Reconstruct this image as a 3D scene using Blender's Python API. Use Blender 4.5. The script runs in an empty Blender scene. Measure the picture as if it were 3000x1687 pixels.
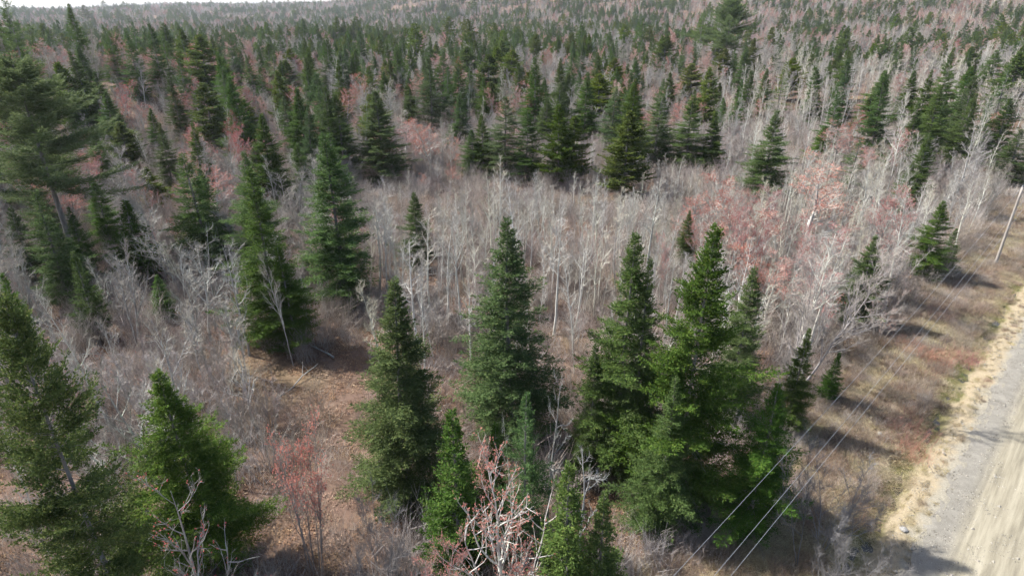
import bpy, math, random
import numpy as np
from mathutils import Vector

# ------------------------------------------------------------------ camera, sky, sun, exposure
scene = bpy.context.scene
COL = scene.collection
CAM_H = 27.0                      # drone height above the wood floor
PITCH = math.radians(24.4)
FPX = 1793.0                      # focal length in pixels of the 3000 px wide frame

cam_d = bpy.data.cameras.new('camera')
cam_d.sensor_width = 36.0
cam_d.lens = 36.0 * FPX / 3000.0
cam_d.clip_start = 0.5
cam_d.clip_end = 30000.0
cam = bpy.data.objects.new('camera', cam_d)
COL.objects.link(cam)
cam.location = (0, 0, CAM_H)
cam.rotation_euler = (math.pi / 2 - PITCH, 0, 0)
scene.camera = cam

SUN_EL = math.radians(49)
SUN_DIR = Vector((-0.945, 0.327, 0)).normalized()           # ground direction towards the sun
world = bpy.data.worlds.new('World')
scene.world = world
world.use_nodes = True
wn = world.node_tree
sky = wn.nodes.new('ShaderNodeTexSky')
sky.sky_type = 'NISHITA'
sky.sun_disc = False
sky.sun_elevation = SUN_EL
sky.sun_rotation = math.atan2(SUN_DIR.x, SUN_DIR.y)
sky.altitude = 100
sky.air_density = 1.0
sky.dust_density = 2.2
sky.ozone_density = 1.0
wn.nodes['Background'].inputs[1].default_value = 0.105
wn.links.new(sky.outputs[0], wn.nodes['Background'].inputs[0])

sun_d = bpy.data.lights.new('sun', 'SUN')
sun_d.energy = 5.0
sun_d.angle = math.radians(1.0)
sun_d.color = (1.0, 0.96, 0.90)
sun = bpy.data.objects.new('sun', sun_d)
COL.objects.link(sun)
sd = Vector((SUN_DIR.x * math.cos(SUN_EL), SUN_DIR.y * math.cos(SUN_EL), math.sin(SUN_EL)))
sun.rotation_euler = (-sd).to_track_quat('-Z', 'Y').to_euler()
sun.location = sd * 100

vs = scene.view_settings
vs.view_transform = 'Standard'
vs.look = 'None'
vs.exposure = 1.15
vs.gamma = 1.0
cy = scene.cycles
cy.max_bounces = 3
cy.diffuse_bounces = 2
cy.glossy_bounces = 1
cy.transmission_bounces = 2
cy.volume_bounces = 0
cy.use_denoising = True
cy.use_adaptive_sampling = True
cy.adaptive_threshold = 0.05
cy.adaptive_min_samples = 64
scene.render.film_transparent = False

# ------------------------------------------------------------------ geometry helpers
UP = np.array([0., 0., 1.])

def nrm(a):
    a = np.asarray(a, float)
    return a / np.maximum(np.linalg.norm(a, axis=-1, keepdims=True), 1e-9)

def frames(d):
    d = nrm(d)
    ref = np.where(np.abs(d[:, 2:3]) > 0.9, np.array([[1., 0.1, 0.]]), np.array([[0.03, 0.02, 1.]]))
    a = nrm(np.cross(d, ref))
    return a, np.cross(d, a)

class Geo:
    """collects quads and triangles; makes one mesh"""
    def __init__(self):
        self.v, self.q, self.t, self.qm, self.tm, self.n = [], [], [], [], [], 0
    def add(self, V, Q=None, T=None, m=0):
        V = np.asarray(V, float).reshape(-1, 3)
        if Q is not None and len(Q):
            self.q.append(np.asarray(Q, np.int64) + self.n); self.qm.append(np.full(len(Q), m))
        if T is not None and len(T):
            self.t.append(np.asarray(T, np.int64) + self.n); self.tm.append(np.full(len(T), m))
        self.v.append(V); self.n += len(V)
    def kites(self, P, D, N, l, w, m=0):
        n = len(P)
        if n == 0: return
        D = nrm(D); S = nrm(np.cross(D, N)); l = np.reshape(l * np.ones(n), (n, 1)); w = np.reshape(w * np.ones(n), (n, 1))
        V = np.stack([P, P + D * l * .45 + S * w * .5, P + D * l, P + D * l * .45 - S * w * .5], 1)
        self.add(V, np.arange(4 * n).reshape(n, 4), m=m)
    def cones(self, P, D, l, r, k=3, m=0):
        n = len(P)
        if n == 0: return
        D = nrm(D); a, b = frames(D); r = np.reshape(r * np.ones(n), (n, 1)); l = np.reshape(l * np.ones(n), (n, 1))
        ring = [P + r * (math.cos(2 * math.pi * i / k) * a + math.sin(2 * math.pi * i / k) * b) for i in range(k)]
        V = np.stack(ring + [P + D * l], 1)
        base = (np.arange(n) * (k + 1))[:, None]
        T = np.concatenate([base + np.array([[i, (i + 1) % k, k]]) for i in range(k)])
        self.add(V, T=T, m=m)
    def tube(self, pts, rad, k=6, m=0, cap=True):
        pts = np.asarray(pts, float); n = len(pts); rad = np.asarray(rad, float) * np.ones(n)
        d = np.gradient(pts, axis=0); a, b = frames(d)
        for i in range(1, n):                                # carry the frame along
            a[i] = nrm(a[i - 1] - d[i] * np.dot(a[i - 1], d[i]) / max(np.dot(d[i], d[i]), 1e-9)); b[i] = np.cross(nrm(d[i]), a[i])
        th = np.arange(k) * 2 * math.pi / k
        V = pts[:, None] + rad[:, None, None] * (np.cos(th)[None, :, None] * a[:, None] + np.sin(th)[None, :, None] * b[:, None])
        i, j = np.meshgrid(np.arange(n - 1), np.arange(k), indexing='ij')
        Q = np.stack([i * k + j, i * k + (j + 1) % k, (i + 1) * k + (j + 1) % k, (i + 1) * k + j], -1).reshape(-1, 4)
        V = V.reshape(-1, 3); T = None
        if cap:
            V = np.vstack([V, pts[-1:]]); e = len(V) - 1; o = (n - 1) * k
            T = np.stack([o + np.arange(k), o + (np.arange(k) + 1) % k, np.full(k, e)], -1)
        self.add(V, Q, T, m=m)
    def mesh(self, name, mats, smooth=False):
        me = bpy.data.meshes.new(name)
        V = np.concatenate(self.v) if self.v else np.zeros((0, 3))
        q = np.concatenate(self.q) if self.q else np.zeros((0, 4), np.int64)
        t = np.concatenate(self.t) if self.t else np.zeros((0, 3), np.int64)
        me.vertices.add(len(V)); me.vertices.foreach_set('co', V.astype(np.float32).ravel())
        loops = np.concatenate([q.ravel(), t.ravel()]).astype(np.int32)
        me.loops.add(len(loops)); me.loops.foreach_set('vertex_index', loops)
        st = np.concatenate([np.arange(len(q)) * 4, len(q) * 4 + np.arange(len(t)) * 3]).astype(np.int32)
        me.polygons.add(len(st)); me.polygons.foreach_set('loop_start', st)
        mi = np.concatenate((self.qm if self.qm else []) + (self.tm if self.tm else [])).astype(np.int32)
        if not isinstance(mats, (list, tuple)): mats = [mats]
        for x in mats: me.materials.append(x)
        me.polygons.foreach_set('material_index', mi)
        me.polygons.foreach_set('use_smooth', np.full(len(st), smooth))
        me.update(calc_edges=True)
        return me

def tag(o, label=None, cat=None, group=None, kind=None):
    if label: o['label'] = label
    if cat: o['category'] = cat
    if group: o['group'] = group
    if kind: o['kind'] = kind
    return o

def link(name, me, parent=None):
    o = bpy.data.objects.new(name, me)
    COL.objects.link(o)
    o.parent = parent
    return o

# ------------------------------------------------------------------ photograph frame -> place on the ground
def ray(px, py):                                       # pixels of the 2576 x 1449 frame
    x = (px * 3000 / 2576 - 1500) / FPX; yd = (py * 3000 / 2576 - 843.5) / FPX
    c, s = math.cos(PITCH), math.sin(PITCH)
    return np.array([x, c - s * yd, -(s + c * yd)])
def ground_at(px, py):
    r = ray(px, py); t = -CAM_H / r[2]
    return r[0] * t, r[1] * t
def stand(tx, ty, by):                                 # tree top and foot rows -> x, y, height
    y = ground_at(1288, by)[1]; r = ray(tx, ty); t = y / r[1]
    return r[0] * t, y, CAM_H + r[2] * t, t

# ------------------------------------------------------------------ materials
def newmat(name):
    m = bpy.data.materials.new(name); m.use_nodes = True
    nt = m.node_tree; nt.nodes.clear()
    out = nt.nodes.new('ShaderNodeOutputMaterial')
    return m, nt, out

def N(nt, t, **kw):
    n = nt.nodes.new(t)
    for k, v in kw.items():
        if k == 'ins':
            for i, x in v.items(): n.inputs[i].default_value = x
        else: setattr(n, k, v)
    return n

def mixc(nt, fac, a, b):
    n = nt.nodes.new('ShaderNodeMix'); n.data_type = 'RGBA'
    for s, v in ((0, fac), (6, a), (7, b)):
        if hasattr(v, 'is_output'): nt.links.new(v, n.inputs[s])
        elif s == 0: n.inputs[0].default_value = v
        else: n.inputs[s].default_value = (*v, 1) if len(v) == 3 else v
    return n.outputs[2]

def mmath(nt, op, a, b=0.0):
    n = nt.nodes.new('ShaderNodeMath'); n.operation = op
    for i, v in enumerate((a, b)):
        if hasattr(v, 'is_output'): nt.links.new(v, n.inputs[i])
        else: n.inputs[i].default_value = v
    return n.outputs[0]

def ramp(nt, fac, stops):
    n = nt.nodes.new('ShaderNodeValToRGB'); nt.links.new(fac, n.inputs[0])
    e = n.color_ramp.elements
    while len(e) < len(stops): e.new(0.5)
    for i, (p, c) in enumerate(stops): e[i].position = p; e[i].color = (*c, 1) if len(c) == 3 else c
    return n.outputs[0]

def noise(nt, scale, detail=4, rough=0.55, coord=None, dist=0.0):
    n = nt.nodes.new('ShaderNodeTexNoise'); n.inputs['Scale'].default_value = scale
    n.inputs['Detail'].default_value = detail; n.inputs['Roughness'].default_value = rough; n.inputs['Distortion'].default_value = dist
    if coord is not None: nt.links.new(coord, n.inputs['Vector'])
    return n.outputs[0]

def leafy(name, a, b, c=None, transl=0.28, hue=0.03, val=0.2, rough=0.7, spec=0.06, sat=0.0):
    """small faces: colour differs from face to face and from plant to plant"""
    m, nt, out = newmat(name)
    geo = N(nt, 'ShaderNodeNewGeometry'); oi = N(nt, 'ShaderNodeObjectInfo')
    r = geo.outputs['Random Per Island']
    col = mixc(nt, r, a, b)
    if c is not None:
        col = mixc(nt, mmath(nt, 'GREATER_THAN', mmath(nt, 'FRACT', mmath(nt, 'MULTIPLY', r, 7.31)), 0.86), col, c)
    hs = N(nt, 'ShaderNodeHueSaturation')
    nt.links.new(col, hs.inputs['Color'])
    nt.links.new(mmath(nt, 'ADD', mmath(nt, 'MULTIPLY', oi.outputs['Random'], 2 * hue), 0.5 - hue), hs.inputs['Hue'])
    r2 = mmath(nt, 'FRACT', mmath(nt, 'MULTIPLY', oi.outputs['Random'], 13.7))
    nt.links.new(mmath(nt, 'ADD', mmath(nt, 'MULTIPLY', r2, 2 * val), 1 - val), hs.inputs['Value'])
    r3 = mmath(nt, 'FRACT', mmath(nt, 'MULTIPLY', oi.outputs['Random'], 5.3))
    nt.links.new(mmath(nt, 'ADD', mmath(nt, 'MULTIPLY', r3, 0.3 + sat), 0.85 - sat), hs.inputs['Saturation'])
    pr = N(nt, 'ShaderNodeBsdfPrincipled', ins={'Roughness': rough, 'Specular IOR Level': spec})
    nt.links.new(hs.outputs[0], pr.inputs['Base Color'])
    tr = N(nt, 'ShaderNodeBsdfTranslucent'); nt.links.new(hs.outputs[0], tr.inputs[0])
    mx = N(nt, 'ShaderNodeMixShader', ins={0: transl})
    nt.links.new(pr.outputs[0], mx.inputs[1]); nt.links.new(tr.outputs[0], mx.inputs[2])
    nt.links.new(mx.outputs[0], out.inputs[0])
    return m

def bark(name, a, b, scale=6.0, val=0.32, stretch=0.25, lichen=None, island=False):
    m, nt, out = newmat(name)
    tc = N(nt, 'ShaderNodeTexCoord'); oi = N(nt, 'ShaderNodeObjectInfo')
    mp = N(nt, 'ShaderNodeMapping', ins={'Scale': (1, 1, stretch)})
    nt.links.new(tc.outputs['Object'], mp.inputs[0])
    f = noise(nt, scale, 5, 0.65, mp.outputs[0])
    col = ramp(nt, f, [(0.3, a), (0.68, b)])
    if lichen:
        g = noise(nt, 2.3, 3, 0.6, tc.outputs['Object'])
        col = mixc(nt, ramp(nt, g, [(0.52, (0, 0, 0)), (0.6, (1, 1, 1))]), col, lichen)
    if island:
        geo = N(nt, 'ShaderNodeNewGeometry')
        col = mixc(nt, mmath(nt, 'MULTIPLY', geo.outputs['Random Per Island'], 0.55), col, b)
    hs = N(nt, 'ShaderNodeHueSaturation'); nt.links.new(col, hs.inputs['Color'])
    nt.links.new(mmath(nt, 'ADD', mmath(nt, 'MULTIPLY', oi.outputs['Random'], 2 * val), 1 - val), hs.inputs['Value'])
    ra = mmath(nt, 'FRACT', mmath(nt, 'MULTIPLY', oi.outputs['Random'], 9.7)); rb = mmath(nt, 'FRACT', mmath(nt, 'MULTIPLY', oi.outputs['Random'], 4.9))
    nt.links.new(mmath(nt, 'ADD', mmath(nt, 'MULTIPLY', ra, 0.055), 0.488), hs.inputs['Hue'])       # plants differ: grey, tan, reddish
    nt.links.new(mmath(nt, 'ADD', mmath(nt, 'MULTIPLY', rb, 0.7), 0.4), hs.inputs['Saturation'])
    pr = N(nt, 'ShaderNodeBsdfPrincipled', ins={'Roughness': 0.85, 'Specular IOR Level': 0.2})
    nt.links.new(hs.outputs[0], pr.inputs['Base Color'])
    nt.links.new(pr.outputs[0], out.inputs[0])
    return m

M = {}
M['fir'] = leafy('fir_needles', (0.050, 0.092, 0.024), (0.100, 0.156, 0.042), (0.13, 0.175, 0.046), hue=0.015)
M['spruce'] = leafy('spruce_needles', (0.044, 0.086, 0.027), (0.090, 0.148, 0.045), (0.115, 0.166, 0.05), hue=0.015)
M['young'] = leafy('young_spruce_needles', (0.046, 0.096, 0.020), (0.094, 0.156, 0.036), (0.12, 0.172, 0.04), hue=0.015)
M['cedar'] = leafy('cedar_sprays', (0.064, 0.100, 0.018), (0.118, 0.160, 0.030), (0.15, 0.178, 0.036), hue=0.02)
M['pine'] = leafy('pine_needles', (0.080, 0.130, 0.042), (0.140, 0.20, 0.066), (0.17, 0.225, 0.07), hue=0.01, val=0.04)
M['dark_cedar'] = leafy('dark_cedar_sprays', (0.046, 0.080, 0.018), (0.095, 0.140, 0.032), (0.14, 0.17, 0.04), hue=0.01)
M['rust'] = leafy('rusty_needles', (0.13, 0.055, 0.028), (0.24, 0.10, 0.05), hue=0.01)
M['con_bark'] = bark('conifer_bark', (0.10, 0.085, 0.075), (0.24, 0.215, 0.20), 5)
M['dead_bark'] = bark('dead_wood', (0.20, 0.185, 0.17), (0.40, 0.385, 0.36), 5, lichen=(0.36, 0.40, 0.33))
M['aspen_bark'] = bark('aspen_bark', (0.36, 0.345, 0.29), (0.60, 0.58, 0.52), 4, stretch=0.6)
M['maple_bark'] = bark('maple_bark', (0.20, 0.18, 0.165), (0.40, 0.375, 0.35), 5, lichen=(0.42, 0.44, 0.38))
M['sap_bark'] = bark('sapling_bark', (0.20, 0.165, 0.155), (0.38, 0.33, 0.31), 5)
M['aspen_twig'] = bark('aspen_twigs', (0.255, 0.222, 0.18), (0.44, 0.392, 0.33), 3, island=True)
M['maple_twig'] = bark('maple_twigs', (0.21, 0.178, 0.152), (0.39, 0.345, 0.30), 3, island=True)
M['mauve_twig'] = bark('sapling_twigs', (0.23, 0.19, 0.165), (0.42, 0.36, 0.325), 3, island=True)
M['red_maple_twig'] = bark('maple_red_twigs', (0.28, 0.18, 0.155), (0.47, 0.325, 0.29), 3, island=True)
M['brush'] = bark('brush_stems', (0.18, 0.138, 0.115), (0.42, 0.345, 0.30), 3, val=0.42, island=True)
M['red_twig'] = bark('red_osier_stems', (0.22, 0.075, 0.06), (0.33, 0.15, 0.12), 3, island=True)
M['bud'] = leafy('red_flower_buds', (0.38, 0.115, 0.095), (0.52, 0.215, 0.18), hue=0.015, val=0.2)
M['salmon'] = leafy('salmon_buds', (0.50, 0.19, 0.125), (0.62, 0.29, 0.20), hue=0.01, val=0.15)
M['dark_twig'] = bark('shaded_twigs', (0.09, 0.085, 0.085), (0.21, 0.20, 0.20), 3, island=True)  # darkness of the conifers' shade put into the twig colour
M['grass'] = leafy('dry_grass', (0.34, 0.285, 0.175), (0.54, 0.475, 0.32), (0.28, 0.21, 0.13), hue=0.012, val=0.25)
M['weeds'] = leafy('brown_weeds', (0.22, 0.155, 0.115), (0.36, 0.27, 0.20), (0.42, 0.35, 0.23), hue=0.015, val=0.25)
M['greengrass'] = leafy('green_grass', (0.14, 0.17, 0.055), (0.25, 0.26, 0.09), (0.3, 0.26, 0.13), hue=0.02, val=0.2)
M['leaf'] = leafy('fallen_leaves', (0.13, 0.08, 0.052), (0.27, 0.175, 0.115), (0.36, 0.26, 0.17), hue=0.015, val=0.2, transl=0.1)

# ------------------------------------------------------------------ terrain
T2 = np.array([0.7071, 0.7071]); N2 = np.array([0.7071, -0.7071]); O2 = np.array([0.0, 2.2])   # the road runs at 45 degrees
def road_sd(x, y):
    dx, dy = x - O2[0], y - O2[1]
    return dx * T2[0] + dy * T2[1], dx * N2[0] + dy * N2[1]
def road_xy(s, d):
    return O2[0] + s * T2[0] + d * N2[0], O2[1] + s * T2[1] + d * N2[1]
def sstep(a, b, x):
    u = np.clip((x - a) / (b - a), 0, 1); return u * u * (3 - 2 * u)
def wav(x, y):
    return (np.sin(x * .11 + 1.3) * np.cos(y * .09 + .4) + .6 * np.sin(x * .23 - y * .19 + 2) + .5 * np.cos(x * .05 + y * .31))
def height(x, y):
    x = np.asarray(x, float); y = np.asarray(y, float)
    r = np.hypot(x, y); az = np.degrees(np.arctan2(x, y))
    e = np.interp(az, [-60, -38, -33, -28, -25, -22, -18, -14, -10, -5, 0, 10, 20, 27, 34, 60],
                  [.2, .02, .06, .36, .44, .40, .46, .72, 1.25, 1.8, 1.9, 1.9, 1.8, 1.4, 1.6, 1.6])
    rr = np.interp(az, [-60, -22, -10, 5, 20, 45], [3600, 3400, 2300, 1700, 1350, 1200])
    ridge = CAM_H + rr * np.tan(np.radians(e)) - 16
    h = sstep(.36, 1.0, r / rr) * ridge - sstep(1.05, 2.2, r / rr) * 30
    h = h - sstep(420, 700, r) * (1 - sstep(1200, 2000, r)) * np.interp(az, [-50, -8, 4], [7, 5, 0])
    amp = np.interp(r, [0, 70, 160, 500, 1500], [.12, .15, .5, 1.6, 5])
    h = h + amp * np.where(r < 400, wav(x, y), wav(x * .22, y * .22))
    h = h + 10 * np.exp(-(((x + 118) / 50) ** 2 + ((y - 165) / 50) ** 2))
    s, d = road_sd(x, y)
    w = sstep(-12, -9, d)                                   # road corridor is level apart from the ditch
    prof = np.interp(d, [-9, -6, -3.6, -2.7, -2.1, -1.2, 0, 3.5, 7.5, 9, 12], [0, -.08, -.3, -.62, -.62, -.12, .12, .22, .12, -.4, 0])
    near = 1 - sstep(300, 420, r)
    return h * (1 - w * near * (r < 420)) + prof * w * near

def ground_mat():
    m, nt, out = newmat('forest_floor')
    tc = N(nt, 'ShaderNodeTexCoord'); P = tc.outputs['Object']
    f1 = noise(nt, 0.22, 5, 0.6, P); f2 = noise(nt, 2.4, 6, 0.7, P); f3 = noise(nt, 0.06, 3, 0.5, P); f4 = noise(nt, 14, 4, 0.7, P)
    col = ramp(nt, f2, [(0.28, (0.055, 0.037, 0.028)), (0.5, (0.125, 0.083, 0.060)), (0.72, (0.22, 0.155, 0.108))])
    col = mixc(nt, ramp(nt, f1, [(0.45, (0, 0, 0)), (0.62, (1, 1, 1))]), col, (0.135, 0.09, 0.07))
    grass = ramp(nt, f4, [(0.3, (0.15, 0.12, 0.055)), (0.7, (0.29, 0.235, 0.115))])
    col = mixc(nt, ramp(nt, f3, [(0.56, (0, 0, 0)), (0.7, (0.5, 0.5, 0.5))]), col, grass)
    pr = N(nt, 'ShaderNodeBsdfPrincipled', ins={'Roughness': 0.95, 'Specular IOR Level': 0.1})
    nt.links.new(col, pr.inputs['Base Color'])
    bp = N(nt, 'ShaderNodeBump', ins={'Strength': 0.6, 'Distance': 0.08}); nt.links.new(f4, bp.inputs['Height'])
    nt.links.new(bp.outputs[0], pr.inputs['Normal']); nt.links.new(pr.outputs[0], out.inputs[0])
    return m

def build_ground():
    rings = np.concatenate([[0.0], np.geomspace(3, 9500, 170)])
    na = 360
    th = np.linspace(0, 2 * math.pi, na, endpoint=False)
    R, A = np.meshgrid(rings[1:], th, indexing='ij')
    X, Y = R * np.sin(A), R * np.cos(A)
    Z = height(X, Y)
    s, d = road_sd(X, Y)
    Z = Z - 0.45 * sstep(-9.2, -8.2, d) * (1 - sstep(10.8, 11.8, d)) * (s < 300) * (s > -40)     # tucked below the verge and road sheets
    V = np.vstack([[[0, 0, float(height(0, 0)) - .45]], np.stack([X, Y, Z], -1).reshape(-1, 3)])
    nr = len(rings) - 1
    i, j = np.meshgrid(np.arange(nr - 1), np.arange(na), indexing='ij')
    b = lambda i, j: 1 + i * na + j % na
    Q = np.stack([b(i, j), b(i, j + 1), b(i + 1, j + 1), b(i + 1, j)], -1).reshape(-1, 4)[:, ::-1]
    Tt = np.stack([np.zeros(na, int), b(0, np.arange(na) + 1), b(0, np.arange(na))], -1)
    g = Geo(); g.add(V, Q, Tt)
    tag(link('ground', g.mesh('ground', ground_mat(), True)), kind='structure')

def verge_mat():
    m, nt, out = newmat('verge_soil')
    tc = N(nt, 'ShaderNodeTexCoord'); uv = N(nt, 'ShaderNodeUVMap'); P = tc.outputs['Object']
    sx = N(nt, 'ShaderNodeSeparateXYZ'); nt.links.new(uv.outputs[0], sx.inputs[0])
    wob = mmath(nt, 'MULTIPLY', mmath(nt, 'SUBTRACT', noise(nt, 0.5, 4, 0.6, P), 0.5), 0.12)
    d = mmath(nt, 'ADD', sx.outputs[1], wob)                    # 0 at the wood, 1 at the far side of the road
    fine = noise(nt, 9, 6, 0.75, P); mid = noise(nt, 0.8, 4, 0.6, P)
    brown = ramp(nt, fine, [(0.3, (0.12, 0.08, 0.058)), (0.7, (0.27, 0.19, 0.135))])
    tan = ramp(nt, fine, [(0.25, (0.16, 0.128, 0.085)), (0.75, (0.34, 0.29, 0.20))])
    wet = ramp(nt, fine, [(0.3, (0.07, 0.062, 0.03)), (0.7, (0.19, 0.175, 0.075))])
    stony = ramp(nt, fine, [(0.25, (0.13, 0.12, 0.092)), (0.75, (0.32, 0.295, 0.24))])
    base = mixc(nt, ramp(nt, mid, [(0.42, (0, 0, 0)), (0.6, (1, 1, 1))]), brown, tan)
    c1 = mixc(nt, ramp(nt, d, [(0.30, (0, 0, 0)), (0.325, (1, 1, 1))]), base, wet)
    c2 = mixc(nt, ramp(nt, d, [(0.365, (0, 0, 0)), (0.39, (1, 1, 1))]), c1, tan)
    c3 = mixc(nt, ramp(nt, d, [(0.43, (0, 0, 0)), (0.455, (1, 1, 1))]), c2, stony)
    pr = N(nt, 'ShaderNodeBsdfPrincipled', ins={'Roughness': 0.95, 'Specular IOR Level': 0.15})
    nt.links.new(c3, pr.inputs['Base Color'])
    bp = N(nt, 'ShaderNodeBump', ins={'Strength': 0.7, 'Distance': 0.05}); nt.links.new(fine, bp.inputs['Height'])
    nt.links.new(bp.outputs[0], pr.inputs['Normal']); nt.links.new(pr.outputs[0], out.inputs[0])
    return m

def road_mat():
    m, nt, out = newmat('gravel_road')
    tc = N(nt, 'ShaderNodeTexCoord'); uv = N(nt, 'ShaderNodeUVMap'); P = tc.outputs['Object']
    sx = N(nt, 'ShaderNodeSeparateXYZ'); nt.links.new(uv.outputs[0], sx.inputs[0])
    mp = N(nt, 'ShaderNodeMapping', ins={'Scale': (0.10, 14.0, 1)}); nt.links.new(uv.outputs[0], mp.inputs[0])
    mp2 = N(nt, 'ShaderNodeMapping', ins={'Scale': (0.35, 40.0, 1)}); nt.links.new(uv.outputs[0], mp2.inputs[0])
    streak = noise(nt, 1.0, 4, 0.6, mp.outputs[0]); streak2 = noise(nt, 1.0, 4, 0.6, mp2.outputs[0])     # wheel-worn bands along the road
    fine = noise(nt, 18, 7, 0.9, P); patch = noise(nt, 0.9, 7, 0.72, P)
    peb = N(nt, 'ShaderNodeTexVoronoi', ins={'Scale': 11.0}); nt.links.new(P, peb.inputs['Vector'])
    wob = mmath(nt, 'ADD', mmath(nt, 'MULTIPLY', mmath(nt, 'SUBTRACT', patch, 0.5), 0.10), mmath(nt, 'MULTIPLY', mmath(nt, 'SUBTRACT', fine, 0.5), 0.06))
    d = mmath(nt, 'ADD', sx.outputs[1], wob)                    # 0 at the gravel edge, 1 at 8 m
    gsum = mmath(nt, 'ADD', mmath(nt, 'MULTIPLY', fine, 0.5), mmath(nt, 'MULTIPLY', patch, 0.5))
    grey = ramp(nt, gsum, [(0.32, (0.105, 0.098, 0.083)), (0.5, (0.18, 0.169, 0.145)), (0.68, (0.275, 0.26, 0.225))])
    dots = ramp(nt, peb.outputs['Distance'], [(0.10, (1, 1, 1)), (0.2, (0, 0, 0))])
    grey = mixc(nt, mmath(nt, 'MULTIPLY', dots, 0.3), grey, (0.45, 0.44, 0.41))
    tsum = mmath(nt, 'ADD', mmath(nt, 'MULTIPLY', fine, 0.25), mmath(nt, 'ADD', mmath(nt, 'MULTIPLY', streak, 0.45), mmath(nt, 'MULTIPLY', streak2, 0.3)))
    tan = ramp(nt, tsum, [(0.40, (0.145, 0.13, 0.098)), (0.5, (0.225, 0.203, 0.15)), (0.60, (0.295, 0.27, 0.207))])
    col = mixc(nt, ramp(nt, d, [(0.13, (0, 0, 0)), (0.23, (1, 1, 1))]), grey, tan)
    pr = N(nt, 'ShaderNodeBsdfPrincipled', ins={'Roughness': 0.9, 'Specular IOR Level': 0.2})
    nt.links.new(col, pr.inputs['Base Color'])
    bp = N(nt, 'ShaderNodeBump', ins={'Strength': 0.5, 'Distance': 0.03}); nt.links.new(fine, bp.inputs['Height'])
    nt.links.new(bp.outputs[0], pr.inputs['Normal']); nt.links.new(pr.outputs[0], out.inputs[0])
    return m

def strip(name, s0, s1, ds, d0, d1, dd, lift, mat, rough, tuck=0.0, seed=0, cleft=0.0):
    rng = np.random.default_rng(seed)
    S = np.arange(s0, s1 + ds / 2, ds); D = np.linspace(d0, d1, int(round((d1 - d0) / dd)) + 1)
    SS, DD = np.meshgrid(S, D, indexing='ij')
    D2 = DD.copy()
    if cleft: D2[:, 0] += cleft * (np.sin(S * .9) + np.sin(S * 2.3 + 1) + rng.normal(0, .6, len(S)))
    X, Y = road_xy(SS, D2)
    Z = height(X, Y) + lift + rng.normal(0, rough, X.shape) + rough * 1.5 * np.sin(SS * 2.1 + DD * 1.7) * np.cos(SS * .7 - DD * 2.2)
    if name == 'verge': Z = np.where((DD > .25) & (DD < 7.6), height(X, Y) - .10, np.where(DD >= 7.6, height(X, Y) + .02, Z))
    if tuck: Z[:, 0] -= tuck; Z[:, -1] -= tuck
    ns, nd = X.shape
    i, j = np.meshgrid(np.arange(ns - 1), np.arange(nd - 1), indexing='ij'); b = i * nd + j
    g = Geo(); g.add(np.stack([X, Y, Z], -1).reshape(-1, 3), np.stack([b, b + 1, b + nd + 1, b + nd], -1).reshape(-1, 4)[:, ::-1])
    me = g.mesh(name, mat, True)
    uv = me.uv_layers.new(name='UVMap')
    vi = np.zeros(len(me.loops), np.int32); me.loops.foreach_get('vertex_index', vi)
    U = np.stack([SS, (DD - d0) / (d1 - d0)], -1).reshape(-1, 2)[vi]
    uv.data.foreach_set('uv', U.astype(np.float32).ravel())
    return tag(link(name, me), kind='structure')

def water_mat():
    m, nt, out = newmat('ditch_water')
    pr = N(nt, 'ShaderNodeBsdfPrincipled', ins={'Base Color': (0.06, 0.055, 0.045, 1), 'Roughness': 0.22, 'IOR': 1.33, 'Specular IOR Level': 0.7})
    tc = N(nt, 'ShaderNodeTexCoord'); f = noise(nt, 5, 3, 0.5, tc.outputs['Object'])
    bp = N(nt, 'ShaderNodeBump', ins={'Strength': 0.15, 'Distance': 0.02}); nt.links.new(f, bp.inputs['Height'])
    nt.links.new(bp.outputs[0], pr.inputs['Normal']); nt.links.new(pr.outputs[0], out.inputs[0])
    return m

build_ground()
strip('verge', -30, 290, 0.55, -10, 11, 0.35, 0.02, verge_mat(), 0.035, tuck=0.45, seed=4)
strip('road', -30, 290, 0.5, -0.3, 8.0, 0.25, 0.045, road_mat(), 0.004, seed=5, cleft=0.10)
g = Geo(); sN = np.arange(-30, 290, 1.0)
V = np.array([[*road_xy(s, d), -0.60] for s in sN for d in (-3.3, -1.6)])
b = np.arange(len(sN) - 1) * 2
g.add(V, np.stack([b, b + 1, b + 3, b + 2], -1)[:, ::-1])
tag(link('ditch_water', g.mesh('ditch_water', water_mat())), kind='structure')

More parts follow.
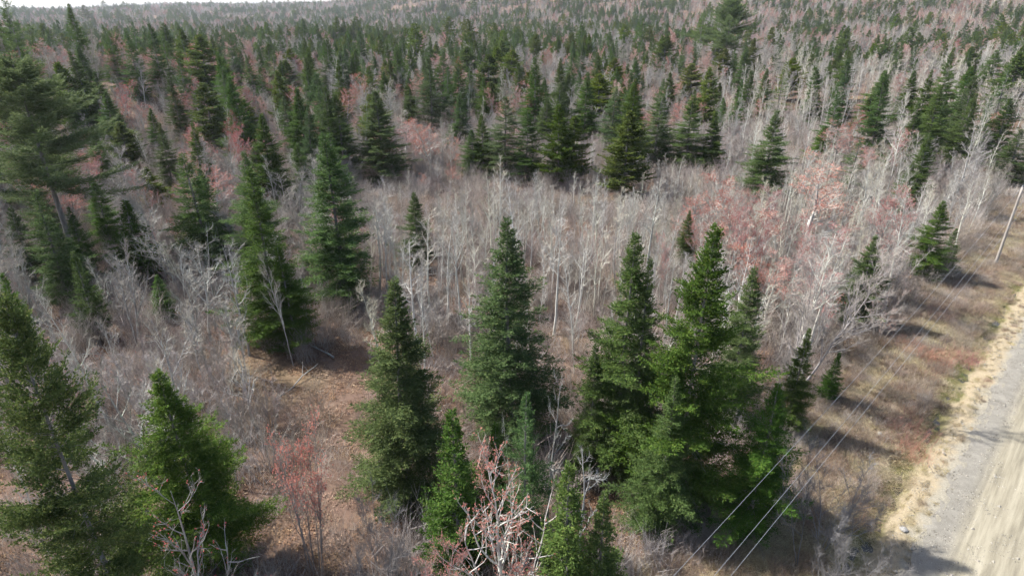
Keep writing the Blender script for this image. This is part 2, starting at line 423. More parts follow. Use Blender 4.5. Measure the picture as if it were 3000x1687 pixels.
# ------------------------------------------------------------------ tree makers (each returns wood and crown geometry)
def conifer(seed, H, R, spacing=0.34, per=6, prof=0.84, spire=0.09, base=0.04, tw=0.085, tl=0.5, leaf=(0.15, 0.05),
            droop=-0.12, uptip=0.18, ragged=0.19, flat=0.55, gaps=0.0, dead=0.0, lean=0.0, topdroop=0.9, wood=True, trunk_r=0.011, fill=1.0, wide=0.74):
    rng = np.random.default_rng(seed)
    W, C = Geo(), Geo()
    nz = 12; zz = np.linspace(0, H, nz)
    bend = lean * H * (zz / H) ** 2
    px = bend + 0.006 * H * np.sin(zz / H * 5 + seed); py = 0.006 * H * np.cos(zz / H * 4 + seed * 2)
    rad = trunk_r * H * (1 - zz / H) ** 0.85 + 0.008
    W.tube(np.stack([px, py, zz], -1), rad, 8)
    def axis(z): return np.stack([np.interp(z, zz, px), np.interp(z, zz, py), z], -1)
    # branches
    zs = []
    z = base * H
    while z < H * 0.985:
        n = per + rng.integers(-1, 2)
        zs += list(z + rng.normal(0, spacing * .22, n)); z += spacing * rng.uniform(.75, 1.25) * (0.42 + 0.58 * min(1, (H - z) / (0.4 * H)))
    zs = np.clip(np.array(zs), base * H * .8, H * .99)
    nb = len(zs); u = (H - zs) / H
    us = np.minimum(u, wide) / wide
    L = R * np.where(u < spire, (u / spire) ** .8 * (spire / wide) ** prof * .9, us ** prof * (0.9 + 0.1 * sstep(spire, spire * 3, u)))
    L = L * (1 - 0.30 * sstep(wide + .05, 1.0, u)) * np.exp(rng.normal(0, 1, nb) * ragged * (.45 + .55 * sstep(.05, .4, u))) + 0.12
    az = rng.uniform(0, 2 * math.pi, nb)
    k3 = np.sin(az * 3 + zs * 2.1 + seed) * np.cos(zs * 1.3 + seed * 3)
    L *= 1 + 0.22 * k3 * sstep(.1, .4, u)                                     # lopsided bays in the outline
    if gaps > 0:
        keep = rng.random(nb) > gaps * (0.6 + 0.8 * (k3 < -.2)); zs, u, L, az, nb = zs[keep], u[keep], L[keep], az[keep], keep.sum()
    el = np.where(u < .42, topdroop * (1 - u / .42), 0) + droop * sstep(.2, .7, u) + rng.normal(0, .10, nb)
    d = np.stack([np.cos(az) * np.cos(el), np.sin(az) * np.cos(el), np.sin(el)], -1)
    P0 = axis(zs)
    up = uptip * sstep(.1, .5, u)
    sidev = nrm(np.cross(d, UP))
    if wood:
        n1 = L > 0.45
        W.cones(P0[n1], d[n1], L[n1] * .8, 0.008 + .010 * L[n1] / max(R, .1), 3)
    isd = (rng.random(nb) < dead * sstep(.45, .95, u) * 1.6)
    if isd.any():                                          # bare dead branches low on the stem
        nD = isd.sum(); Pd, dd = P0[isd], d[isd]
        W.cones(Pd, dd, L[isd] * .95, 0.02, 3)
        for _ in range(7):
            s = rng.uniform(.3, .95, nD)[:, None]
            W.cones(Pd + dd * L[isd][:, None] * s * .9, dd + rng.normal(0, .6, (nD, 3)), L[isd] * .28, 0.008, 3)
    live = ~isd
    zs, u, L, az, el, d, P0, up, sidev = [q[live] for q in (zs, u, L, az, el, d, P0, up, sidev)]
    nb = len(zs)
    # twigs along the branches
    nt = np.maximum(5, (L / tw * 2.0 * fill).astype(int))
    bi = np.repeat(np.arange(nb), nt); n = len(bi)
    s = 1 - (1 - 0.12) * rng.random(n) ** 0.85
    Lb = L[bi]
    P = P0[bi] + d[bi] * (Lb * s)[:, None] + UP * (up[bi] * Lb * s ** 2.2)[:, None]
    fw = nrm(d[bi] + UP * (2.2 * up[bi] * s ** 1.2)[:, None])
    side = np.where(rng.random(n) < .5, -1., 1.)
    a = rng.normal(.85, .22, n) * (1 - .65 * (s > .93))
    td = nrm(fw * np.cos(a)[:, None] + sidev[bi] * (side * np.sin(a))[:, None] + rng.normal(0, .16, (n, 3)) * [1, 1, 1.4] + UP * .04)
    tlen = np.clip(tl * Lb * (1.08 - s) * rng.uniform(.6, 1.25, n), .10, .95)
    # sprays along the twigs
    m = np.maximum(1, np.ceil(tlen / (leaf[0] * .62)).astype(int))
    ti = np.repeat(np.arange(n), m); k = len(ti)
    off = np.arange(k) - np.repeat(np.cumsum(m) - m, m)
    t = (off + rng.random(k)) / m[ti]
    Q = P[ti] + td[ti] * (tlen[ti] * t * .9)[:, None] + rng.normal(0, .018, (k, 3))
    lat = nrm(np.cross(td[ti], UP) + 1e-6)
    qd = nrm(td[ti] + lat * (np.where(rng.random(k) < .5, -1, 1) * rng.uniform(.1, .9, k))[:, None] + rng.normal(0, .22, (k, 3)))
    nn = nrm(UP * flat + rng.normal(0, .45, (k, 3)))
    sc = rng.uniform(.7, 1.3, k)
    C.kites(Q, qd, nn, leaf[0] * sc, leaf[1] * sc)
    # leader
    nl = int(30 * H / 12)
    zt = H - rng.random(nl) ** 1.5 * .07 * H
    aa = rng.uniform(0, 2 * math.pi, nl)
    C.kites(axis(zt), np.stack([np.cos(aa) * .55, np.sin(aa) * .55, np.full(nl, .9)], -1), rng.normal(0, 1, (nl, 3)), leaf[0] * rng.uniform(.5, .95, nl), leaf[1] * .7)
    return W, C

def walk(rng, p, d, L, n, curv, up):
    pts = [np.array(p, float)]; d = nrm(np.array(d, float)); st = L / n
    for _ in range(n):
        d = nrm(d + rng.normal(0, curv, 3) + np.array([0, 0, up]))
        pts.append(pts[-1] + d * st)
    return np.array(pts)

def bare(seed, H, r, first=.4, n1=18, len1=.2, ang=.8, n2=4, tw2=7, tw1=4, twl=(.25, .55), twr=.0065, curv0=.03, curv=.10, up=.10,
         lean=(0, 0), stems=1, spread=0., buds=0, bud=.05, n3=0, budlo=0.0, trunkk=7, taper=.9):
    rng = np.random.default_rng(seed)
    W, C, B = Geo(), Geo(), Geo()
    tp, td, tl = [], [], []                                    # fine twigs
    def twigs(pts, cnt, lo, scale):
        if cnt <= 0: return
        n = len(pts) - 1
        s = rng.uniform(lo, 1, cnt) * n; i = np.minimum(s.astype(int), n - 1)
        dirs = nrm(pts[i + 1] - pts[i])
        tp.append(pts[i] + (pts[i + 1] - pts[i]) * (s - i)[:, None])
        td.append(nrm(dirs + rng.normal(0, .55, (cnt, 3)) + UP * .18)); tl.append(rng.uniform(*twl, cnt) * scale)
    for st in range(stems):
        a0 = rng.uniform(0, 2 * math.pi)
        Hs = H * (1 if st == 0 else rng.uniform(.65, 1.0)); rs = r * (1 if st == 0 else rng.uniform(.6, .95))
        d0 = np.array([lean[0] + spread * math.cos(a0) * rng.uniform(.4, 1), lean[1] + spread * math.sin(a0) * rng.uniform(.4, 1), 1.])
        p0 = np.array([math.cos(a0), math.sin(a0), 0]) * (.12 * min(stems - 1, 3) * (st > 0))
        n0 = max(6, int(Hs / .9))
        tr = walk(rng, p0, d0, Hs, n0, curv0, .02)
        tr[:, 2] -= .15
        ss = np.linspace(0, 1, n0 + 1); rad = rs * (1 - ss) ** taper + .006
        W.tube(tr, rad, trunkk)
        twigs(tr, tw2 * 2, .85, 1)
        m1 = max(3, int(n1 * (1 if st == 0 else .75)))
        for q in range(m1):
            s = first + (1 - first) * ((q + rng.random()) / m1) * .97
            f = s * n0; i = min(int(f), n0 - 1); p = tr[i] + (tr[i + 1] - tr[i]) * (f - i)
            t0 = nrm(tr[i + 1] - tr[i]); a = rng.uniform(0, 2 * math.pi); aa, bb = frames(t0[None])
            lat = math.cos(a) * aa[0] + math.sin(a) * bb[0]
            an = ang * rng.uniform(.7, 1.25)
            L1 = Hs * len1 * (1.15 - .85 * (s - first) / (1 - first)) * rng.uniform(.6, 1.25)
            k1 = max(3, int(L1 / .4)); b1 = walk(rng, p, t0 * math.cos(an) + lat * math.sin(an), L1, k1, curv, up)
            r1 = max(.009, min(.62 * np.interp(s, ss, rad), .022 * L1 + .004))
            W.tube(b1, r1 * (1 - np.linspace(0, 1, k1 + 1)) ** .8 + .004, 4 if r1 > .02 else 3, cap=False)
            twigs(b1, tw1, .35, 1)
            m2 = int(round(n2 * min(1.6, .5 + L1 / 1.6)))
            for q2 in range(m2):
                s2 = .2 + .78 * (q2 + rng.random()) / m2; f2 = s2 * k1; i2 = min(int(f2), k1 - 1)
                p2 = b1[i2] + (b1[i2 + 1] - b1[i2]) * (f2 - i2); t2 = nrm(b1[i2 + 1] - b1[i2])
                d2 = nrm(t2 * .75 + rng.normal(0, .5, 3) + UP * .25); L2 = L1 * rng.uniform(.22, .5) * (1.15 - .5 * s2)
                b2 = walk(rng, p2, d2, L2, 3, curv, up)
                W.tube(b2, max(.006, r1 * .45) * (1 - np.linspace(0, 1, 4)) ** .7 + .0035, 3, cap=False)
                twigs(b2, tw2, .15, 1)
                for _ in range(n3):
                    i3 = rng.integers(0, 3); d3 = nrm(nrm(b2[i3 + 1] - b2[i3]) + rng.normal(0, .5, 3) + UP * .2)
                    b3 = walk(rng, b2[i3], d3, L2 * .5, 2, curv, up); W.tube(b3, np.array([.007, .005, .003]), 3, cap=False); twigs(b3, tw2, .2, .8)
    if tp:
        P, D, L = np.concatenate(tp), np.concatenate(td), np.concatenate(tl)
        C.cones(P, D, L, twr, 3)
        sub = rng.random(len(P)) < .6                             # side twigs on the twigs
        C.cones(P[sub] + D[sub] * (L[sub] * rng.uniform(.3, .8, sub.sum()))[:, None], D[sub] + rng.normal(0, .6, (sub.sum(), 3)), L[sub] * .55, twr * .8, 3)
        if buds:
            hi = np.where(P[:, 2] > budlo * H)[0]
            i = rng.choice(hi, size=int(len(hi) * buds), replace=True)
            Pb = P[i] + D[i] * (L[i] * rng.uniform(.35, 1.0, len(i)))[:, None]
            for _ in range(2):
                B.kites(Pb - .4 * bud * D[i], D[i] + rng.normal(0, .5, (len(i), 3)), rng.normal(0, 1, (len(i), 3)), bud * rng.uniform(.7, 1.4, len(i)), bud * .75)
    return W, C, B

# ------------------------------------------------------------------ tree kinds: shared meshes
KIND = {}           # kind -> list of dict(H, R, parts=[(name, mesh, parent index)])
def extent(*geos):
    V = np.concatenate([v for g in geos for v in g.v]); V = V[V[:, 2] > 0]
    return float(np.percentile(V[:, 2], 99.9)), float(np.percentile(np.hypot(V[:, 0], V[:, 1]), 96.5))
def reg(kind, H, R, parts):
    KIND.setdefault(kind, []).append(dict(H=H, R=R, parts=parts))
def reg_con(kind, mat, seed, H, R, **kw):
    W, C = conifer(seed, H, R, **kw)
    H, R = H, extent(C)[1]
    reg(kind, H, R, [('trunk', W.mesh(kind + '_trunk', M['con_bark'], True), None), ('crown', C.mesh(kind + '_crown', M[mat]), None)])
def reg_bare(kind, wmat, tmat, seed, H, r, R, **kw):
    W, C, B = bare(seed, H, r, **kw)
    H, R = extent(W, C)
    parts = [('trunk', W.mesh(kind + '_trunk', M[wmat], True), None)]
    if C.v: parts.append(('crown', C.mesh(kind + '_crown', M[tmat]), None))
    if B.v: parts.append(('buds', B.mesh(kind + '_buds', M['salmon' if kind == 'red_sapling' else 'bud']), 1))
    reg(kind, H, R, parts)

for sd_, kw in enumerate([dict(), dict(ragged=.26, gaps=.08), dict(prof=.75), dict(prof=.95, gaps=.05, droop=-.2), dict(ragged=.16, spacing=.30)]):
    reg_con('fir_tree', 'fir', 11 + sd_, 16., 2.9, **{**dict(dead=.16, fill=1.15), **kw})
reg_con('fir_tree', 'fir', 19, 17., 4.3, dead=.14, fill=1.15, leaf=(.16, .058), gaps=.02, ragged=.22, spacing=.36)
for sd_, kw in enumerate([dict(), dict(gaps=.1, ragged=.24), dict(prof=.75)]):
    reg_con('spruce_tree', 'spruce', 31 + sd_, 13., 2.4, **{**dict(droop=-.22, uptip=.26, spacing=.38), **kw})
for sd_, kw in enumerate([dict(), dict(prof=.95), dict(spacing=.26)]):
    reg_con('young_spruce_tree', 'young', 41 + sd_, 9., 1.6, **{**dict(spacing=.26, per=6, leaf=(.135, .056), tw=.08, base=.03, topdroop=1.0, droop=.05, uptip=.15, spire=.2), **kw})
for sd_ in range(2):                                          # thin, layered, see-through spruces
    reg_con('ragged_spruce_tree', 'spruce', 51 + sd_, 13., 2.2, spacing=.62, per=5, gaps=.28, ragged=.34, dead=.3, flat=1.2, droop=-.12, uptip=.05, fill=.8)
for sd_, kw in enumerate([dict(), dict(prof=.6, gaps=.1)]):
    reg_con('cedar_tree', 'cedar', 61 + sd_, 11., 2.4, **{**dict(spacing=.36, per=6, prof=.72, spire=.1, base=.10, droop=-.02, uptip=.32, flat=.15, leaf=(.165, .085), dead=.16, topdroop=1.1), **kw})
reg_con('cedar_tree', 'dark_cedar', 63, 14., 3.4, spacing=.34, per=6, prof=.6, spire=.1, base=.14, tw=.085, droop=-.06, uptip=.28, flat=.2, leaf=(.12, .055), dead=.45, topdroop=1.0, ragged=.28, fill=1.0)
reg_con('pine_tree', 'pine', 71, 18., 5.2, spacing=.46, per=6, prof=.42, spire=.05, base=.42, wide=.48, tw=.10, tl=.42, leaf=(.22, .05), droop=.0, uptip=.24, ragged=.22, flat=.3, dead=.2, trunk_r=.014, fill=1.35)
reg_con('pine_tree', 'pine', 72, 16., 3.6, spacing=.8, per=5, prof=.6, spire=.08, base=.3, tw=.16, tl=.45, leaf=(.24, .08), droop=.1, uptip=.2, ragged=.35, flat=.3, dead=.2, gaps=.1, trunk_r=.013)
reg_con('rusty_conifer', 'rust', 75, 10., 1.5, spacing=.4, per=5, gaps=.15, fill=.8)
for sd_ in range(5):
    reg_bare('aspen_tree', 'aspen_bark', 'aspen_twig', 101 + sd_, 10.5, .07 + .009 * sd_, 1.5, first=[.45, .35, .5, .4, .3][sd_], n1=[17, 20, 14, 22, 16][sd_], len1=.15, ang=.8, n2=4, tw2=7, tw1=4, curv0=.035, twr=.006)
for sd_ in range(4):
    reg_bare('maple_tree', 'maple_bark', 'red_maple_twig', 121 + sd_, 11., .10, 2.3, first=.3, n1=17, len1=.27, ang=.72, n2=5, tw2=9, tw1=5, curv0=.05, up=.14, stems=[1, 2, 1, 2][sd_], spread=.22, buds=1.7, bud=.06, budlo=.3, twr=.006)
for sd_ in range(4):
    reg_bare('birch_tree', 'maple_bark', 'maple_twig', 141 + sd_, 10., .085, 2.2, first=.32, n1=18, len1=.25, ang=.8, n2=5, tw2=9, tw1=5, curv0=.06, up=.06, curv=.13, stems=[1, 2, 1, 3][sd_], spread=.2, twr=.006)
for sd_ in range(4):
    reg_bare('sapling_clump', 'sap_bark', 'mauve_twig', 161 + sd_, 6., .032, 1.6, first=.25, n1=9, len1=.22, ang=.55, n2=3, tw2=6, tw1=4, curv0=.05, up=.12, stems=6 + sd_, spread=.42, trunkk=5, twr=.0055, buds=[0, .12, 0, .3][sd_], bud=.05)
for sd_ in range(3):
    reg_bare('poplar_tree', 'maple_bark', 'aspen_twig', 191 + sd_, 8., .085, 1.7, first=.3, n1=13, len1=.30, ang=.55, n2=5, tw2=6, tw1=4, curv0=.07, curv=.09, up=.13, twr=.0065, stems=1 + sd_ % 2, spread=.25)
for sd_ in range(3):
    reg_bare('dead_tree', 'dead_bark', 'dead_bark', 181 + sd_, 8., .12, 2.2, first=.3, n1=11, len1=.27, ang=1.0, n2=4, tw2=3, tw1=2, twl=(.2, .5), curv0=.10, curv=.28, up=.05, twr=.008)

def mesh_copy_slots(kind, i): return KIND[kind][i]['parts']

def place(kind, i, x, y, h, label, cat, group=None, rot=0., wid=None, tilt=(0, 0), z=None):
    k = KIND[kind][i % len(KIND[kind])]
    root = bpy.data.objects.new(kind, None); COL.objects.link(root)
    root.empty_display_size = .5
    s = h / k['H']; w = s if wid is None else (wid / 2) / k['R']
    root.location = (x, y, float(height(x, y)) if z is None else z)
    root.scale = (w, w, s); root.rotation_euler = (tilt[0], tilt[1], rot)
    if tilt[0] or tilt[1]: root.rotation_mode = 'ZYX'
    made = []
    for nm, me, par in k['parts']:
        o = bpy.data.objects.new(nm, me); COL.objects.link(o)
        o.parent = root if par is None else made[par]
        made.append(o)
        if nm == 'buds': o['kind'] = 'stuff'
    tag(root, label, cat, group)
    return root

rnd = random.Random(7)
TAKEN = []            # x, y, clear radius
def put(kind, i, tx, ty, by, w, label, cat, **kw):
    x, y, h, t = stand(tx, ty, by)
    if 380 < by < 530: w *= 1.14
    wid = w / 2576 * 3000 / FPX * t * 1.08
    TAKEN.append((x, y, max(1.2, wid * .45))); q_ = math.hypot(x, y)
    if q_ > 36:                                             # the firs stand in open ground on their near, sunless side
        for a_ in np.arange(1.5, min(.30 * q_, 12.), 1.8): TAKEN.append((x * (1 - a_ / q_), y * (1 - a_ / q_), max(2.0, wid * (.42 - .012 * a_))))
    if w > 300 and kind == 'cedar_tree': i = 2
    return place(kind, i, x, y, h, label, cat, rot=rnd.uniform(0, 6.28), wid=wid, **kw)

# ------------------------------------------------------------------ the trees one can point at (frame positions of top and foot)
FIR = [
 ('fir_tree', 0, 1280, 545, 1110, 275, 'tall full fir with yellowish tip in the middle of the picture'),
 ('fir_tree', 4, 985, 700, 1270, 268, 'tall dense fir with thin browned tip, left of the middle fir'),
 ('fir_tree', 2, 1600, 575, 1190, 235, 'tall fir, left one of the tight group before the roadside'),
 ('fir_tree', 3, 1640, 640, 1205, 190, 'fir squeezed between two taller firs of the group before the roadside'),
 ('fir_tree', 5, 1800, 555, 1270, 330, 'largest broad fir of the tight group before the roadside'),
 ('fir_tree', 2, 1897, 670, 1060, 150, 'middling fir just behind the right flank of the largest group fir'),
 ('fir_tree', 1, 1960, 960, 1330, 210, 'shaded fir at the right foot of the group beside the power lines'),
 ('fir_tree', 3, 1700, 940, 1330, 200, 'low dark fir filling the foot of the tight group'),
 ('fir_tree', 0, 1500, 860, 1200, 110, 'narrow fir at the left edge of the tight group'),
 ('young_spruce_tree', 0, 1435, 1165, 1600, 190, 'bright young spruce with pointed tip at the bottom edge right of the red maple'),
 ('young_spruce_tree', 1, 1522, 1240, 1600, 165, 'bright young spruce right beside its taller twin at the bottom edge'),
 ('young_spruce_tree', 2, 1137, 1030, 1450, 185, 'slender bright spruce left of the red budded maple'),
 ('young_spruce_tree', 0, 1247, 1060, 1340, 100, 'small slender spruce behind the red budded maple'),
 ('spruce_tree', 1, 1325, 980, 1420, 165, 'bluish spruce with long thin tip behind the red budded maple'),
 ('fir_tree', 5, 400, 935, 1450, 320, 'broad dense fir behind the grey budded maple at lower left'),
 ('fir_tree', 0, 818, 335, 765, 200, 'tall broad sunlit fir alone above the brushy clearing'),
 ('fir_tree', 3, 625, 425, 870, 200, 'tall dark fir behind the leaning white birch stem'),
 ('fir_tree', 1, 700, 620, 890, 130, 'shaded fir at the right foot of the tall dark fir'),
 ('fir_tree', 4, 945, 235, 465, 112, 'well shaped fir standing clear left of the dark double spruce'),
 ('fir_tree', 2, 1040, 485, 680, 88, 'small neat fir alone in the mauve brush'),
 ('spruce_tree', 0, 462, 385, 670, 150, 'thick dark spruce above the grey dead snags at left'),
 ('spruce_tree', 2, 500, 420, 640, 90, 'spruce half hidden right of the thick dark spruce at left'),
 ('young_spruce_tree', 1, 310, 505, 705, 140, 'bright green spruce standing between dark spruces at left'),
 ('spruce_tree', 0, 85, 480, 775, 125, 'blue green spruce below the great pine at left'),
 ('spruce_tree', 1, 58, 405, 640, 95, 'spruce directly under the boughs of the great pine at left'),
 ('young_spruce_tree', 1, 182, 635, 850, 80, 'small pointed spruce among grey bare poplars at left'),
 ('fir_tree', 0, 235, 455, 640, 85, 'fir behind the bright green spruce at left'),
 ('fir_tree', 2, 130, 560, 740, 90, 'fir pressed against the right side of the blue green spruce'),
 ('spruce_tree', 2, 25, 520, 720, 90, 'spruce at the left edge under the great pine'),
 ('spruce_tree', 1, 540, 560, 690, 90, 'shaded spruce left of the tall dark fir'),
 ('fir_tree', 3, 170, 520, 700, 85, 'dark fir right behind the blue green spruce at left'),
 ('young_spruce_tree', 2, 392, 690, 800, 62, 'little bright spruce among grey snags at left'),
 ('fir_tree', 1, 400, 310, 490, 62, 'narrow dark fir right of the cedar clump at upper left'),
 ('cedar_tree', 1, 512, 225, 400, 90, 'lone yellow green cedar glowing in the wood at upper left'),
 ('cedar_tree', 0, 615, 270, 385, 85, 'low round cedar right of the glowing yellow cedar'),
 ('cedar_tree', 1, 300, 315, 450, 85, 'cedar behind the great pine at left'),
 ('cedar_tree', 0, 365, 420, 530, 90, 'low spreading cedar in front of the narrow dark fir'),
 ('fir_tree', 2, 235, 340, 500, 70, 'fir against the right boughs of the great pine'),
 ('spruce_tree', 1, 1078, 148, 335, 95, 'big dark double spruce above the pink sapling'),
 ('fir_tree', 4, 1030, 218, 330, 52, 'narrow fir left of the big dark double spruce'),
 ('spruce_tree', 1, 1270, 240, 450, 110, 'layered spruce with tiered boughs behind the pale aspens'),
 ('fir_tree', 3, 1213, 283, 440, 76, 'fir left of the layered spruce'),
 ('fir_tree', 1, 1187, 322, 440, 74, 'lower fir at the left end of the row behind the pale aspens'),
 ('spruce_tree', 2, 1326, 278, 460, 84, 'narrow greyish spruce right of the layered spruce'),
 ('cedar_tree', 0, 1408, 262, 468, 105, 'olive cedar, left of the pair in the row behind the pale aspens'),
 ('cedar_tree', 1, 1447, 290, 462, 80, 'olive cedar, right of the pair in the row behind the pale aspens'),
 ('fir_tree', 0, 1478, 180, 372, 82, 'dark tall fir behind the olive cedar pair'),
 ('fir_tree', 2, 1410, 208, 370, 62, 'narrow dark fir left of the tall fir behind the cedars'),
 ('fir_tree', 3, 1375, 250, 370, 80, 'dark bushy fir left behind the olive cedars'),
 ('spruce_tree', 0, 1548, 218, 390, 70, 'narrow spruce left of the dark fir that rises behind the bright conifer'),
 ('fir_tree', 4, 1594, 205, 390, 82, 'dark fir rising behind the bright yellow green fir'),
 ('cedar_tree', 1, 1584, 282, 500, 112, 'bright yellow green broad conifer in front of the dark row'),
 ('spruce_tree', 0, 1664, 240, 425, 98, 'bluish spruce right of the bright yellow green conifer'),
 ('fir_tree', 2, 1745, 243, 440, 92, 'dark fir, left of the pair right of the bluish spruce'),
 ('fir_tree', 4, 1800, 285, 445, 62, 'slim fir, right of the pair right of the bluish spruce'),
 ('fir_tree', 1, 1955, 280, 510, 115, 'green fir with loose outline standing in pale aspens, right of middle'),
 ('fir_tree', 3, 2074, 320, 430, 66, 'small fir between white birches at right'),
 ('ragged_spruce_tree', 0, 2165, 350, 500, 78, 'thin spruce behind a bare white birch at right'),
 ('fir_tree', 0, 2340, 330, 530, 80, 'leaning looking fir below the dense clump at right'),
 ('fir_tree', 2, 2375, 505, 700, 96, 'dark fir, left of the pair at the edge of the grass strip'),
 ('spruce_tree', 1, 2408, 575, 690, 55, 'small dark spruce, right of the pair at the edge of the grass strip'),
 ('fir_tree', 4, 2205, 592, 815, 112, 'dark upright fir in front of the wispy saplings near the grass strip'),
 ('fir_tree', 3, 2035, 825, 1085, 105, 'dark fir behind the leaning birch at the roadside edge'),
 ('young_spruce_tree', 1, 2112, 885, 1010, 52, 'little bright spruce standing alone at the edge of the grass strip'),
 ('fir_tree', 0, 1735, 528, 670, 55, 'slim fir half buried in pale aspens behind the largest group fir'),
 ('fir_tree', 1, 2400, 120, 345, 80, 'tall fir, upper one of the dense clump near the right edge'),
 ('fir_tree', 3, 2345, 175, 380, 80, 'tall fir in the middle of the dense clump near the right edge'),
 ('fir_tree', 4, 2300, 180, 330, 70, 'fir at the left side of the dense clump near the right edge'),
 ('fir_tree', 2, 2225, 180, 310, 75, 'fir left of the dense clump near the right edge'),
 ('fir_tree', 0, 2195, 230, 350, 80, 'broad dark fir below and left of the dense clump at right'),
 ('fir_tree', 1, 2135, 120, 260, 60, 'fir behind the rusty bare maples at upper right'),
 ('spruce_tree', 2, 2510, 120, 230, 70, 'leaning spruce near the upper right corner of the wood'),
 ('fir_tree', 3, 1890, 175, 300, 65, 'bright fir, first of three behind the aspens right of middle'),
 ('fir_tree', 2, 1932, 170, 295, 50, 'slim fir, second of three behind the aspens right of middle'),
 ('ragged_spruce_tree', 1, 1975, 165, 310, 80, 'loose spruce, third of three behind the aspens right of middle'),
 ('fir_tree', 4, 2060, 148, 215, 40, 'small neat fir right of the three behind the aspens'),
 ('fir_tree', 3, 2315, 250, 450, 80, 'fir low in the dense clump, directly above the leaning looking fir'),
 ('fir_tree', 1, 2370, 215, 430, 85, 'broad fir at the heart of the dense clump near the right edge'),
 ('fir_tree', 2, 2300, 400, 560, 60, 'small fir left of the leaning looking fir at right'),
 ('spruce_tree', 2, 2445, 160, 330, 70, 'spruce right of the dense clump near the right edge'),
 ('fir_tree', 0, 2545, 250, 420, 80, 'shaded fir at the right edge behind the pole top'),
 ('spruce_tree', 1, 2570, 330, 470, 90, 'dark spruce cut by the right edge above the pole'),
 ('fir_tree', 0, 215, 190, 350, 70, 'fir rising behind the great left edge pine'),
 ('spruce_tree', 0, 335, 150, 330, 62, 'dark narrow spruce in the wood right of the great left pine'),
 ('fir_tree', 3, 430, 210, 380, 66, 'dark fir left of the glowing yellow cedar'),
 ('fir_tree', 4, 270, 260, 420, 70, 'dark fir in the wood just right of the great left pine'),
 ('cedar_tree', 0, 700, 200, 330, 75, 'olive cedar above and right of the low round cedar'),
 ('fir_tree', 1, 775, 150, 290, 60, 'fir in the wood between the dark fir and the sunlit fir'),
 ('fir_tree', 2, 1175, 165, 265, 48, 'fir right beside the rusty dead conifer'),
 ('cedar_tree', 1, 1230, 140, 280, 90, 'olive cedar right of the rusty dead conifer'),
 ('fir_tree', 0, 865, 105, 225, 52, 'fir in the wood behind the tall sunlit fir'),
 ('fir_tree', 2, 675, 120, 245, 62, 'dark fir above the glowing yellow cedar'),
 ('fir_tree', 3, 555, 155, 275, 50, 'slim fir between the glowing cedar and the wood behind'),
 ('pine_tree', 1, 1770, 30, 150, 60, 'dark pine left of the great pine on the upper right skyline'),
 ('pine_tree', 0, 1845, -5, 205, 135, 'great light green pine at the upper right, tallest on the rise'),
 ('pine_tree', 0, 34, 160, 680, 350, 'great soft green pine filling the left edge'),
 ('rusty_conifer', 0, 1152, 140, 245, 42, 'dead rusty red conifer in the middle distance'),
 ('cedar_tree', 1, 10, 750, 1640, 420, 'big sunlit cedar cut by the lower left edge, with dead lower limbs'),
 ('young_spruce_tree', 0, 5, 690, 880, 70, 'spruce peeping in at the left edge above the big cedar'),
]
CATS = {'fir_tree': 'fir tree', 'young_spruce_tree': 'spruce tree', 'spruce_tree': 'spruce tree', 'ragged_spruce_tree': 'spruce tree',
        'cedar_tree': 'cedar tree', 'pine_tree': 'pine tree', 'rusty_conifer': 'dead conifer', 'aspen_tree': 'aspen tree', 'maple_tree': 'maple tree',
        'birch_tree': 'birch tree', 'sapling_clump': 'saplings', 'dead_tree': 'dead tree', 'poplar_tree': 'poplar tree'}
GRP = {'fir_tree': 'firs of the wood', 'young_spruce_tree': 'young spruces of the wood', 'spruce_tree': 'spruces of the wood', 'ragged_spruce_tree': 'thin spruces of the wood',
       'cedar_tree': 'cedars of the wood', 'pine_tree': 'pines of the wood', 'aspen_tree': 'bare aspens', 'maple_tree': 'bare red budded maples', 'birch_tree': 'bare grey hardwoods',
       'sapling_clump': 'bare sapling clumps', 'dead_tree': 'dead grey snags', 'poplar_tree': 'bare grey poplars'}
for k, i, tx, ty, by, w, lab in FIR:
    put(k, i, tx, ty, by, w, lab, CATS[k], group=GRP.get(k))

# near bare trees of their own make
reg_bare('front_maple', 'maple_bark', 'maple_twig', 201, 12., .14, 3.0, first=.22, n1=22, len1=.36, ang=.62, n2=6, tw2=4, tw1=3, curv0=.04, curv=.09, up=.10, buds=2.4, bud=.06, budlo=.15, twr=.0055, twl=(.15, .4), stems=2, spread=.12)
reg_bare('front_grey_maple', 'maple_bark', 'maple_twig', 202, 11., .14, 3.0, first=.35, n1=15, len1=.30, ang=.95, n2=5, tw2=3, tw1=4, curv0=.03, curv=.14, up=.12, buds=.8, bud=.055, budlo=.2, twr=.006, twl=(.15, .4))
reg_bare('leaning_birch', 'sap_bark', 'maple_twig', 203, 13., .085, 2.6, first=.28, n1=24, len1=.27, ang=.6, n2=6, tw2=12, tw1=7, curv0=.05, curv=.09, up=.03, stems=3, spread=.22, twr=.0055)
reg_bare('red_sapling', 'sap_bark', 'mauve_twig', 204, 6.5, .03, 1.8, first=.3, n1=9, len1=.26, ang=.5, n2=3, tw2=5, tw1=4, curv0=.03, up=.12, stems=9, spread=.34, trunkk=5, buds=2.2, bud=.06, budlo=.3, twr=.005)
reg_bare('grey_bush', 'dark_twig', 'dark_twig', 205, 5., .035, 2.2, first=.2, n1=11, len1=.34, ang=.8, n2=5, tw2=8, tw1=6, curv0=.08, curv=.18, up=.04, stems=7, spread=.7, trunkk=5, twr=.0055)
reg_bare('shaded_birch', 'dark_twig', 'dark_twig', 206, 8., .05, 2.2, first=.25, n1=16, len1=.32, ang=.85, n2=5, tw2=8, tw1=6, curv0=.09, curv=.16, up=.04, stems=2, spread=.5, twr=.005)
